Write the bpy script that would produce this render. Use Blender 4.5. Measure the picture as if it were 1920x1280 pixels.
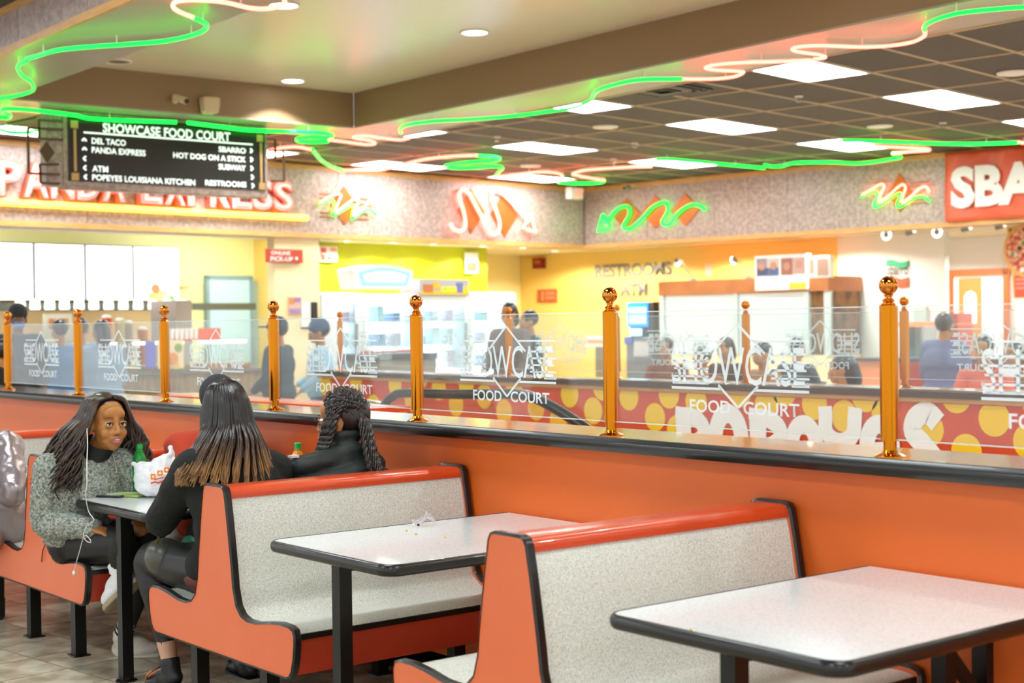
import bpy, bmesh, math, random
from mathutils import Vector, Matrix, noise as mnoise
random.seed(7)
for o in list(bpy.data.objects): bpy.data.objects.remove(o)
S = bpy.context.scene
COL = S.collection
PI = math.pi
# ------------------------------------------------------------------ camera
FPX = 2763.6
YAW, PITCH, ROLL = [math.radians(a) for a in (51.4235, -.7248, -.78426)]
EYE = Vector((0, 0, 1.485))
_f = Vector((-math.sin(YAW)*math.cos(PITCH), math.cos(YAW)*math.cos(PITCH), math.sin(PITCH)))
_r = Vector((math.cos(YAW), math.sin(YAW), 0)); _u = _r.cross(_f)
CR = _r*math.cos(ROLL) + _u*math.sin(ROLL)
CU = _u*math.cos(ROLL) - _r*math.sin(ROLL)
CF = _f
cam = bpy.data.cameras.new('camera'); camo = bpy.data.objects.new('camera', cam); COL.objects.link(camo)
cam.sensor_width = 36; cam.lens = FPX/1920*36; cam.clip_end = 200; cam.clip_start = .05
mx = Matrix.Identity(4)
for i in range(3):
    mx[i][0] = CR[i]; mx[i][1] = CU[i]; mx[i][2] = -CF[i]; mx[i][3] = EYE[i]
camo.matrix_world = mx
cam.dof.use_dof = True; cam.dof.focus_distance = 5.7; cam.dof.aperture_fstop = 3.2
S.camera = camo
# ------------------------------------------------------------------ world, exposure
W = bpy.data.worlds.new('world'); S.world = W; W.use_nodes = True
W.node_tree.nodes['Background'].inputs[0].default_value = (.95, .98, 1, 1)
W.node_tree.nodes['Background'].inputs[1].default_value = .8
S.view_settings.view_transform = 'Standard'; S.view_settings.look = 'None'
S.view_settings.gamma = 1; S.view_settings.use_curve_mapping = False
S.view_settings.exposure = .8
LIGHT_PANEL = 14.5      # emission of the troffers
# ------------------------------------------------------------------ measuring: where a line of sight meets a plane of the place
def ray(x, y): return CF + CR*((x-960)/FPX) - CU*((y-640)/FPX)
def onz(x, y, z):
    d = ray(x, y); return EYE + d*((z-EYE.z)/d.z)
def ony(x, y, Y):
    d = ray(x, y); return EYE + d*(Y/d.y)
def onx(x, y, X):
    d = ray(x, y); return EYE + d*(X/d.x)
KC = Vector((-16.46, 14.54, 0)); TH = math.radians(7)        # rear corner of the court, turned 7 degrees
EU = Vector((math.cos(TH), math.sin(TH), 0)); EV = Vector((-math.sin(TH), math.cos(TH), 0))
def RP(u, v, z=0): return KC + EU*u + EV*v + Vector((0, 0, z))
def onu(x, y, u0):
    d = ray(x, y); t = (u0 + KC.dot(EU))/d.dot(EU); P = EYE + d*t
    return (P-KC).dot(EV), P.z
def onv(x, y, v0):
    d = ray(x, y); t = (v0 + KC.dot(EV))/d.dot(EV); P = EYE + d*t
    return (P-KC).dot(EU), P.z
# ------------------------------------------------------------------ materials
def lin(h):
    if isinstance(h, str):
        c = [int(h[i:i+2], 16)/255 for i in (0, 2, 4)]
        return tuple(x/12.92 if x <= .04045 else ((x+.055)/1.055)**2.4 for x in c) + (1,)
    return tuple(h)+(1,) if len(h) == 3 else tuple(h)
MATS = {}
def M(name, col, rough=.5, metal=0., col2=None, scale=5., detail=3., mix=(.35, .65), bump=0., bscale=40., spec=.5,
      emit=None, estr=0., coat=0., stretch=None, sss=0., trans=0., alpha=1., sheen=0.):
    if name in MATS: return MATS[name]
    m = bpy.data.materials.new(name); m.use_nodes = True; nt = m.node_tree; b = nt.nodes['Principled BSDF']
    b.inputs['Base Color'].default_value = lin(col); b.inputs['Roughness'].default_value = rough
    b.inputs['Metallic'].default_value = metal; b.inputs['Specular IOR Level'].default_value = spec
    b.inputs['Coat Weight'].default_value = coat; b.inputs['Transmission Weight'].default_value = trans
    b.inputs['Alpha'].default_value = alpha; b.inputs['Subsurface Weight'].default_value = sss
    b.inputs['Sheen Weight'].default_value = sheen
    if sss: b.inputs['Subsurface Radius'].default_value = (.02, .008, .004); b.inputs['Subsurface Scale'].default_value = .5
    tc = nt.nodes.new('ShaderNodeTexCoord'); src = tc.outputs['Object']
    if stretch:
        mp = nt.nodes.new('ShaderNodeMapping'); mp.inputs['Scale'].default_value = stretch
        nt.links.new(src, mp.inputs[0]); src = mp.outputs[0]
    if col2 is not None:
        n = nt.nodes.new('ShaderNodeTexNoise'); n.inputs['Scale'].default_value = scale; n.inputs['Detail'].default_value = detail
        r = nt.nodes.new('ShaderNodeValToRGB'); nt.links.new(src, n.inputs['Vector']); nt.links.new(n.outputs[0], r.inputs[0])
        r.color_ramp.elements[0].position = mix[0]; r.color_ramp.elements[0].color = lin(col)
        r.color_ramp.elements[1].position = mix[1]; r.color_ramp.elements[1].color = lin(col2)
        nt.links.new(r.outputs[0], b.inputs['Base Color'])
    if bump:
        n2 = nt.nodes.new('ShaderNodeTexNoise'); n2.inputs['Scale'].default_value = bscale; n2.inputs['Detail'].default_value = 4
        bp = nt.nodes.new('ShaderNodeBump'); bp.inputs['Strength'].default_value = bump; bp.inputs['Distance'].default_value = .01
        nt.links.new(src, n2.inputs['Vector']); nt.links.new(n2.outputs[0], bp.inputs['Height']); nt.links.new(bp.outputs[0], b.inputs['Normal'])
    if emit is not None:
        b.inputs['Emission Color'].default_value = lin(emit); b.inputs['Emission Strength'].default_value = estr
    MATS[name] = m
    return m
def glass_mat(name, tint=(.93, .97, .96), haze=.05, gloss=.9, ior=1.45, hazecol=(.85, .9, .9)):
    m = bpy.data.materials.new(name); m.use_nodes = True; nt = m.node_tree; nt.nodes.clear()
    out = nt.nodes.new('ShaderNodeOutputMaterial'); tr = nt.nodes.new('ShaderNodeBsdfTransparent'); tr.inputs[0].default_value = (*tint, 1)
    gl = nt.nodes.new('ShaderNodeBsdfGlossy'); gl.inputs['Roughness'].default_value = .02
    lw = nt.nodes.new('ShaderNodeLayerWeight'); lw.inputs[0].default_value = .5
    fr = nt.nodes.new('ShaderNodeMath'); fr.operation = 'POWER'; fr.inputs[1].default_value = 5; nt.links.new(lw.outputs['Facing'], fr.inputs[0])
    mu = nt.nodes.new('ShaderNodeMath'); mu.operation = 'MULTIPLY_ADD'; mu.inputs[1].default_value = gloss; mu.inputs[2].default_value = .03
    df = nt.nodes.new('ShaderNodeBsdfDiffuse'); df.inputs[0].default_value = (*hazecol, 1)
    m1 = nt.nodes.new('ShaderNodeMixShader'); m1.inputs[0].default_value = haze
    m2 = nt.nodes.new('ShaderNodeMixShader')
    nt.links.new(tr.outputs[0], m1.inputs[1]); nt.links.new(df.outputs[0], m1.inputs[2])
    nt.links.new(fr.outputs[0], mu.inputs[0]); nt.links.new(mu.outputs[0], m2.inputs[0])
    nt.links.new(m1.outputs[0], m2.inputs[1]); nt.links.new(gl.outputs[0], m2.inputs[2]); nt.links.new(m2.outputs[0], out.inputs[0])
    MATS[name] = m; return m
def random_tint(m, amount=.12, hue=0.):
    """colour varies from piece to piece (object random)"""
    nt = m.node_tree; b = nt.nodes['Principled BSDF']; oi = nt.nodes.new('ShaderNodeObjectInfo'); hs = nt.nodes.new('ShaderNodeHueSaturation')
    mr = nt.nodes.new('ShaderNodeMapRange'); mr.inputs[3].default_value = 1-amount; mr.inputs[4].default_value = 1+amount
    nt.links.new(oi.outputs['Random'], mr.inputs[0]); nt.links.new(mr.outputs[0], hs.inputs['Value'])
    L = b.inputs['Base Color'].links
    if L: nt.links.new(L[0].from_socket, hs.inputs['Color'])
    else: hs.inputs['Color'].default_value = b.inputs['Base Color'].default_value
    nt.links.new(hs.outputs[0], b.inputs['Base Color']); return m
# ------------------------------------------------------------------ mesh helpers
class MB:
    def __init__(s): s.v = []; s.f = []
    def add(s, vs, fs):
        n = len(s.v); s.v += [tuple(v) for v in vs]; s.f += [tuple(i+n for i in f) for f in fs]; return s
    def box(s, x0, x1, y0, y1, z0, z1):
        v = [(x, y, z) for z in (z0, z1) for y in (y0, y1) for x in (x0, x1)]
        return s.add(v, [(0, 2, 3, 1), (4, 5, 7, 6), (0, 1, 5, 4), (1, 3, 7, 5), (3, 2, 6, 7), (2, 0, 4, 6)])
    def obox(s, c, ax, h):      # centre, three axes, half sizes
        c = Vector(c); A = [Vector(a)*k for a, k in zip(ax, h)]
        v = [c + A[0]*i + A[1]*j + A[2]*k for k in (-1, 1) for j in (-1, 1) for i in (-1, 1)]
        return s.add(v, [(0, 2, 3, 1), (4, 5, 7, 6), (0, 1, 5, 4), (1, 3, 7, 5), (3, 2, 6, 7), (2, 0, 4, 6)])
    def bar(s, a, b, w, h, up=(0, 0, 1)):
        a = Vector(a); b = Vector(b); d = (b-a); L = d.length; d.normalize(); up = Vector(up)
        if abs(d.dot(up)) > .95: up = Vector((1, 0, 0))
        x = d.cross(up).normalized(); z = x.cross(d)
        return s.obox((a+b)/2, (x, d, z), (w/2, L/2, h/2))
    def prism(s, poly, fn, d0, d1):   # poly of 2-D points, fn(a, b, depth) -> point
        n = len(poly); v = [fn(a, b, d0) for a, b in poly] + [fn(a, b, d1) for a, b in poly]
        fs = [tuple(range(n-1, -1, -1)), tuple(range(n, 2*n))] + [(i, (i+1) % n, n+(i+1) % n, n+i) for i in range(n)]
        return s.add(v, fs)
    def tube(s, pts, r, seg=8, closed=False, cap=True, flat=1., up=None):
        P = [Vector(p) for p in pts]; n = len(P); R = r if isinstance(r, (list, tuple)) else [r]*n
        V = []; F = []; prev = None
        for i in range(n):
            if closed: t = P[(i+1) % n]-P[i-1]
            else: t = P[min(i+1, n-1)]-P[max(i-1, 0)]
            if t.length < 1e-9: t = Vector((0, 0, 1))
            t.normalize()
            if prev is None:
                a = Vector(up) if up else (Vector((0, 0, 1)) if abs(t.z) < .9 else Vector((1, 0, 0)))
                x = t.cross(a).normalized()
            else:
                x = prev - t*prev.dot(t)
                if x.length < 1e-6: x = t.orthogonal()
                x.normalize()
            y = t.cross(x); prev = x
            for k in range(seg):
                an = 2*PI*k/seg; V.append(P[i] + x*math.cos(an)*R[i] + y*math.sin(an)*R[i]*flat)
        m = n if closed else n-1
        for i in range(m):
            for k in range(seg):
                a = i*seg+k; b = i*seg+(k+1) % seg; j = ((i+1) % n)*seg
                F.append((a, b, j+(k+1) % seg, j+k))
        if not closed and cap: F.append(tuple(range(seg-1, -1, -1))); F.append(tuple(range((n-1)*seg, n*seg)))
        return s.add(V, F)
    def lathe(s, prof, c=(0, 0, 0), seg=16, ax=None):   # (r, h) pairs
        c = Vector(c); X, Y, Z = ax or (Vector((1, 0, 0)), Vector((0, 1, 0)), Vector((0, 0, 1)))
        V = []; F = []; n = len(prof)
        for r, h in prof:
            for k in range(seg):
                a = 2*PI*k/seg; V.append(c + X*r*math.cos(a) + Y*r*math.sin(a) + Z*h)
        for i in range(n-1):
            for k in range(seg): F.append((i*seg+k, i*seg+(k+1) % seg, (i+1)*seg+(k+1) % seg, (i+1)*seg+k))
        F.append(tuple(range(seg-1, -1, -1))); F.append(tuple(range((n-1)*seg, n*seg)))
        return s.add(V, F)
    def ell(s, c, r, seg=16, rings=10, ax=None):
        c = Vector(c); X, Y, Z = ax or (Vector((1, 0, 0)), Vector((0, 1, 0)), Vector((0, 0, 1)))
        if not isinstance(r, (list, tuple)): r = (r, r, r)
        V = [c - Z*r[2]]; F = []
        for i in range(1, rings):
            p = -PI/2 + PI*i/rings
            for k in range(seg):
                a = 2*PI*k/seg; V.append(c + X*r[0]*math.cos(p)*math.cos(a) + Y*r[1]*math.cos(p)*math.sin(a) + Z*r[2]*math.sin(p))
        V.append(c + Z*r[2]); top = len(V)-1
        for k in range(seg):
            F.append((0, 1+(k+1) % seg, 1+k)); b = 1+(rings-2)*seg; F.append((b+k, b+(k+1) % seg, top))
        for i in range(rings-2):
            for k in range(seg):
                a = 1+i*seg; F.append((a+k, a+(k+1) % seg, a+seg+(k+1) % seg, a+seg+k))
        return s.add(V, F)
    def mesh(s, name, smooth=None):
        me = bpy.data.meshes.new(name); me.from_pydata(s.v, [], s.f)
        if smooth is not None:
            me.shade_smooth(); me.set_sharp_from_angle(angle=math.radians(smooth))
        me.update(); return me
    def build(s, name, m, parent=None, smooth=None, bevel=0, seg=2, local=False):
        """world-space data; under a parent it is moved into the parent's frame unless local"""
        me = s.mesh(name, smooth); o = bpy.data.objects.new(name, me); COL.objects.link(o)
        if m is not None: me.materials.append(MATS[m] if isinstance(m, str) else m)
        if parent is not None:
            o.parent = parent
            if not local: me.transform(world_of(parent).inverted())
        if bevel:
            md = o.modifiers.new('bevel', 'BEVEL'); md.width = bevel; md.segments = seg; md.limit_method = 'ANGLE'
            if smooth is None: me.shade_smooth(); me.set_sharp_from_angle(angle=math.radians(50))
        return o
def world_of(o):
    m = o.matrix_basis.copy()
    return world_of(o.parent) @ m if o.parent else m
def tag(o, label, cat, group=None):
    o['label'] = label; o['category'] = cat
    if group: o['group'] = group
    return o
def thing(name, label, cat, loc=(0, 0, 0), rz=0, group=None):
    o = bpy.data.objects.new(name, None); COL.objects.link(o); o.location = loc; o.rotation_euler = (0, 0, rz)
    o.empty_display_size = .1
    return tag(o, label, cat, group)
def struct(o): o['kind'] = 'structure'; return o
def copy_tree(o, parent=None):
    c = o.copy(); COL.objects.link(c)
    if parent is not None: c.parent = parent; c.matrix_parent_inverse = o.matrix_parent_inverse
    for ch in list(o.children): copy_tree(ch, c)
    return c
def text_mesh(txt, size=1., align='CENTER', extrude=0., offset=0., sx=1., spacing=1., shear=0.):
    cu = bpy.data.curves.new('txt', 'FONT'); cu.body = txt; cu.size = size; cu.align_x = align; cu.extrude = extrude; cu.offset = offset
    cu.space_character = spacing; cu.resolution_u = 3; cu.shear = shear
    o = bpy.data.objects.new('txt', cu); COL.objects.link(o)
    dg = bpy.context.evaluated_depsgraph_get(); dg.update()
    me = bpy.data.meshes.new_from_object(o.evaluated_get(dg)); bpy.data.objects.remove(o); bpy.data.curves.remove(cu)
    me.transform(Matrix.Diagonal((sx, 1, 1, 1))); return me
def frame(origin, X, Y):
    X = Vector(X).normalized(); Y = Vector(Y).normalized(); Z = X.cross(Y); m = Matrix.Identity(4)
    for i in range(3): m[i][0] = X[i]; m[i][1] = Y[i]; m[i][2] = Z[i]; m[i][3] = origin[i]
    return m
def letters(name, txt, mat_, origin, X, Y, width=None, height=None, parent=None, extrude=0., offset=0., align='CENTER', spacing=1., shear=0.):
    """lettering fitted to width x height, standing on the line through origin"""
    me = text_mesh(txt, 1., align, 0, offset, 1., spacing, shear)
    xs = [v.co.x for v in me.vertices]; ys = [v.co.y for v in me.vertices]
    w = max(xs)-min(xs); h = max(ys)-min(ys)
    ky = height/h if height else None; kx = width/w if width else ky
    if ky is None: ky = kx
    x0 = {'CENTER': (max(xs)+min(xs))/2, 'LEFT': min(xs), 'RIGHT': max(xs)}[align]
    me.transform(Matrix.Diagonal((kx, ky, 1, 1)) @ Matrix.Translation((-x0, -min(ys), 0)))
    if extrude:
        bm = bmesh.new(); bm.from_mesh(me)
        g = bmesh.ops.extrude_face_region(bm, geom=bm.faces[:])
        bmesh.ops.translate(bm, verts=[e for e in g['geom'] if isinstance(e, bmesh.types.BMVert)], vec=(0, 0, extrude))
        bmesh.ops.recalc_face_normals(bm, faces=bm.faces[:]); bm.to_mesh(me); bm.free()
    me.transform(frame(origin, X, Y)); me.name = name
    o = bpy.data.objects.new(name, me); COL.objects.link(o); me.materials.clear(); me.materials.append(MATS[mat_] if isinstance(mat_, str) else mat_)
    if parent is not None: o.parent = parent; me.transform(world_of(parent).inverted())
    return o
def smooth_path(pts, n=8, closed=False):
    P = [Vector(p) for p in pts]; out = []; m = len(P)
    rng = range(m if closed else m-1)
    for i in rng:
        p0 = P[i-1] if (closed or i > 0) else P[i]*2-P[i+1]; p1 = P[i]; p2 = P[(i+1) % m]
        p3 = P[(i+2) % m] if (closed or i+2 < m) else p2*2-p1
        for k in range(n):
            t = k/n; out.append(.5*((2*p1)+(p2-p0)*t+(2*p0-5*p1+4*p2-p3)*t*t+(3*p1-p0-3*p2+p3)*t**3))
    if not closed: out.append(P[-1])
    return out
Z3 = Vector((0, 0, 1))
# ------------------------------------------------------------------ palette
M('tile_floor', 'd2c9b2', .25, col2='94836a', scale=6, detail=6, mix=(.35, .7), bump=.05); random_tint(MATS['tile_floor'], .22)
M('grout', '5c4a38', .8)
M('orange_wall', 'df661f', .42, bump=.04, bscale=60)
M('ledge', '64564a', .14, col2='574a40', scale=8, coat=.5)
M('black_edge', '15130f', .3, coat=.15)
M('orange_laminate', 'ea7446', .38, col2='e56f40', scale=3)
M('red_laminate', 'd84a20', .3, coat=.3)
M('apron_shade_red', 'b83a1c', .45)  # red darkened to hold the shade under the seat
M('speckle', 'eceee4', .33, col2='c6c5b8', scale=210, detail=2, mix=(.42, .68))
M('table_top', 'f2f6f6', .16, col2='dfe3e1', scale=140, detail=2, mix=(.4, .7), coat=.25)
M('black_metal', '171614', .35, metal=.3)
M('brass', 'cc7c18', .16, metal=1.); M('brass_ball', 'd98636', .07, metal=1.)
M('etched', 'e9f2f4', .7, alpha=.82)
glass_mat('partition_glass', (.965, .99, .99), .018, .9)
glass_mat('clear_glass', (.95, .98, .98), .02, .9)
M('soffit_paint', 'aaa394', .35, bump=.03, bscale=30)
M('brown_paint', '937a5a', .5)
M('tray_paint', 'e6e0c8', .25)
M('granite', 'bca49c', .32, col2='96847c', scale=24, detail=8, mix=(.36, .64), bump=.3, bscale=60)
M('wood_trim', 'd9a668', .4, col2='c99555', scale=6, stretch=(1, 1, 8))
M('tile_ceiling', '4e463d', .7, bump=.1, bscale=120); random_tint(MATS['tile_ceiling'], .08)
M('grid_bar', 'c4ae8c', .5)
M('troffer_light', 'ffffff', .5, emit=(.92, 1, 1.02), estr=LIGHT_PANEL)
M('downlight', 'ffffff', .5, emit=(1, .96, .9), estr=9)
M('neon_green', '10f080', .3, emit=(.0, 1, .022), estr=2.8)
M('neon_red', 'ffb0a0', .3, emit=(1, .10, .07), estr=5.0)
M('neon_yellow', 'ffd060', .3, emit=(1, .62, .06), estr=1.5)
M('white_plastic', 'e8e4dc', .4); M('grey_plastic', '8d8a86', .45); M('black_plastic', '141414', .4)
M('white_paint', 'eceae4', .5)
M('steel', 'b9bcbd', .25, metal=1.)
M('yellow_wall', 'f0cb6c', .5); M('pale_yellow', 'f6e6a0', .5); M('lime_wall', 'acaa00', .5); M('cream_wall', 'f2dfb4', .5, col2='ecd6a4', scale=2)
M('glass_edge', 'e4f2ee', .2, alpha=.55)
# ================================================================== FLOOR
def floor_pattern():
    m = M('floor_far', 'c8bca4', .35); nt = m.node_tree; b = nt.nodes['Principled BSDF']
    tc = nt.nodes.new('ShaderNodeTexCoord'); mp = nt.nodes.new('ShaderNodeMapping'); mp.inputs['Rotation'].default_value = (0, 0, -math.radians(8))
    br = nt.nodes.new('ShaderNodeTexBrick'); br.inputs['Scale'].default_value = 1; br.offset = 0
    br.inputs['Brick Width'].default_value = .315; br.inputs['Row Height'].default_value = .315; br.inputs['Mortar Size'].default_value = .004
    for k, c in (('Color1', 'd2c9b2'), ('Color2', 'b0a184'), ('Mortar', '5c4a38')): br.inputs[k].default_value = lin(c)
    nt.links.new(tc.outputs['Object'], mp.inputs[0]); nt.links.new(mp.outputs[0], br.inputs[0]); nt.links.new(br.outputs[0], b.inputs['Base Color'])
floor_pattern()
floor = struct(MB().box(-30, 8, -8, 26, -.2, -.004).build('floor', 'floor_far'))
TS = .315; ta = math.radians(8); TX = Vector((math.cos(ta), math.sin(ta), 0)); TY = Vector((-TX.y, TX.x, 0)); T0 = Vector((-6.25, 2.476, 0))
struct(MB().obox(T0 + TX*(-.4) + TY*.1 + Vector((0, 0, -.0025)), (TX, TY, Z3), (3.2, 1.45, .0015)).build('floor_grout', 'grout', floor))
tile_me = None
for i in range(-11, 9):
    for j in range(-4, 5):
        c = T0 + TX*TS*(i+.5) + TY*TS*(j+.5)
        if c.y > 3.62: continue
        if tile_me is None:
            h = TS/2-.0045; tile_me = MB().box(-h, h, -h, h, -.003, .0).mesh('floor_tile'); tile_me.materials.append(MATS['tile_floor'])
        o = bpy.data.objects.new('floor_tile', tile_me); COL.objects.link(o); o.parent = floor; o.location = c + Vector((0, 0, .001)); o.rotation_euler = (0, 0, ta + (PI/2)*((i*3+j*5) % 4))
# ================================================================== LOW ORANGE PARTITION
LED = 1.074; YP = 3.59
wl = struct(MB().box(-13.2, 1.5, 3.60, 3.80, 0, LED-.035).build('wall_partition', 'orange_wall'))
led = MB().box(-13.25, 1.55, 3.535, 3.86, LED-.036, LED).build('ledge', 'ledge', wl)
prof = [(3.535-.012*math.sin(PI*k/8)-.006, LED-.002-.05*k/8) for k in range(9)]
e = MB(); poly = [(y, z) for y, z in prof] + [(3.56, LED-.052), (3.56, LED-.002)]
e.prism(poly, lambda a, b, d: (d, a, b), -13.25, 1.55); e.build('ledge_edge', 'black_edge', wl, smooth=40)
MB().box(-13.2, 1.5, 3.60, 3.612, 0, .1).build('baseboard', 'black_edge', wl)
# ================================================================== BRASS POSTS AND ETCHED GLASS
def brass_post(x, y, z, label, group):
    t = thing('brass_post', label, 'post', (x, y, z), 0, group)
    MB().lathe([(.046, 0), (.046, .003), (.038, .007), (.024, .012), (.021, .02)], seg=20).build('base_flange', 'brass', t, smooth=40, local=True)
    MB().lathe([(.0195, .01), (.0195, .455)], seg=16).build('core_tube', 'brass', t, smooth=40, local=True)
    m = MB()
    pts = []
    for k in range(24):     # fluted sleeve
        a = 2*PI*k/24; r = .0275 if k % 2 else .0255; pts.append((r*math.cos(a), r*math.sin(a)))
    m.prism(pts, lambda a, b, d: (a, b, d), .047, .447); m.build('sleeve', 'brass', t, smooth=25, local=True)
    MB().lathe([(.0275, .447), (.022, .451), (.014, .455), (.018, .460), (.019, .463), (.012, .468), (.011, .474), (.015, .479), (.014, .482)], seg=18).build('collar', 'brass_ball', t, smooth=50, local=True)
    MB().ell((0, 0, .5065), .0285, 24, 14).build('ball_finial', 'brass_ball', t, smooth=180, local=True)
    return t
PX = [-2.713 - 1.2193*i for i in range(7)]
NEAR = ['brass post on orange ledge, by the bench whose back is nearest the letters POPEYES', 'brass post on orange ledge in front of the blue cash machine screen',
        'brass post on orange ledge in front of the freezers', 'brass post on orange ledge in front of the red online pickup sign', 'brass post on orange ledge below the last white menu screen',
        'brass post on orange ledge between two glass panes over the wavy-haired woman', 'brass post on orange ledge beside the man in the dark knit cap']
for i, x in enumerate(PX): brass_post(x, YP, LED, NEAR[i], 'brass posts on the orange partition')
FX = [-5.33 - 1.245*i for i in range(6)]; YF = 7.2
for i, x in enumerate(FX):
    brass_post(x, YF, LED, ('far brass post on the dark rail before the pizza counter', 'far brass post on the dark rail before the white shutters', 'far brass post on the dark rail beside the cash machine',
               'far brass post on the dark rail before the standing couple', 'far brass post on the dark rail before the freezers', 'far brass post at the end of the dark rail by the cap-wearing worker')[i], 'brass posts on the dotted partition')
def glass_pane(x0, x1, y, z, label, group, face=-1):
    """face -1: lettering reads right from the booths, +1: from the far side"""
    t = thing('glass_screen', label, 'glass panel', ((x0+x1)/2, y, z), 0, group)
    hw = (x1-x0)/2-.02
    MB().box(-hw, hw, -.004, .004, .05, .445).build('pane', 'partition_glass', t, local=True)
    for z_ in (.05, .4435): MB().box(-hw, hw, -.0042, .0042, z_-.001, z_+.0025).build('polished_edge', 'glass_edge', t, local=True)
    yy = .0052*face; s = -face
    org = world_of(t)
    X = Vector((s, 0, 0)); L = lambda a: org @ Vector((a*s, yy, 0))
    def strip(m, a0, z0, a1, z1, w):
        d = Vector((a1-a0, 0, z1-z0)); d.normalize(); n = Vector((-d.z, 0, d.x))*w/2
        p = [Vector((a0, yy, z0)), Vector((a1, yy, z1))]
        q = [p[0]+n, p[0]-n, p[1]-n, p[1]+n]
        q = [Vector((v.x*s, v.y, v.z)) for v in q]
        m.add(q, [(0, 1, 2, 3)] if s > 0 else [(3, 2, 1, 0)])
    m = MB(); c = .011; hw_ = .166
    # the diamond, broken where the word crosses it
    for sg in (-1, 1):
        strip(m, c, .398, c+sg*.118, .30, .009); strip(m, c, .123, c+sg*.087, .195, .009)
        strip(m, c+sg*.135, .287, c+sg*.155, .27, .009); strip(m, c+sg*.135, .235, c+sg*.155, .25, .009)
    for a0, a1 in ((-.295, -.065), (.085, .31)): strip(m, a0, .182, a1, .182, .009)
    for a0, a1 in ((-.262, -.06), (.08, .31)): strip(m, a0, .341, a1, .341, .007)
    for k, z_ in enumerate((.222, .248, .274, .300)):
        strip(m, -.295+.012*(k % 2), z_, -.12, z_, .007); strip(m, .155, z_, .312-.012*(k % 2), z_, .007)
    strip(m, -.29, .199, -.12, .199, .007); strip(m, .24, .199, .312, .199, .008)
    m.build('etched_emblem', 'etched', t, local=True)
    xs = [-.279, -.205, -.140, -.068, .018, .094, .172, .243]; wd = [.062, .058, .068, .088, .066, .074, .062, .056]
    org_z = org.translation.z
    word = letters('etched_word', 'SHOWCASE', 'etched', org @ Vector((.0, yy, .197)), X, (0, 0, 1), width=.585, height=.125, parent=t, offset=.004, spacing=.97)
    letters('etched_word', 'FOOD', 'etched', org @ Vector((-.116*s, yy, .1015)), X, (0, 0, 1), width=.186, height=.043, parent=t, offset=.018)
    letters('etched_word', 'COURT', 'etched', org @ Vector((.152*s, yy, .1015)), X, (0, 0, 1), width=.236, height=.043, parent=t, offset=.018)
    return t
PL = ['etched glass pane in front of the letters POPEYES', 'etched glass pane whose words cross the brown rail, before the yellow wall', 'etched glass pane in front of the lit freezers',
      'etched glass pane behind the woman with long straight hair', 'etched glass pane behind the wavy-haired woman, before the blue hooded customer', 'etched glass pane in front of the man in the dark knit cap']
for i in range(6): glass_pane(PX[i+1], PX[i], YP, LED, PL[i], 'etched panes on the orange partition')
glass_pane(PX[0], PX[0]+1.2193, YP, LED, 'etched glass pane with only its first letters in view, before the rail', 'etched panes on the orange partition')
FPL = ['far etched pane with mirrored words before the pizza counter', 'far etched pane with mirrored words before the kiosk side', 'far etched pane with mirrored words before the cash machine', 'far etched pane with mirrored words beside the standing couple', 'far etched pane with mirrored words before the last freezer', 'far etched pane with mirrored words before the plain freezer']
for i in range(-1, 5):
    glass_pane(FX[i+1] if i >= 0 else FX[0], FX[i] if i >= 0 else FX[0]+1.245, YF, LED, FPL[i+1], 'etched panes on the dotted partition', face=1)
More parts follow.
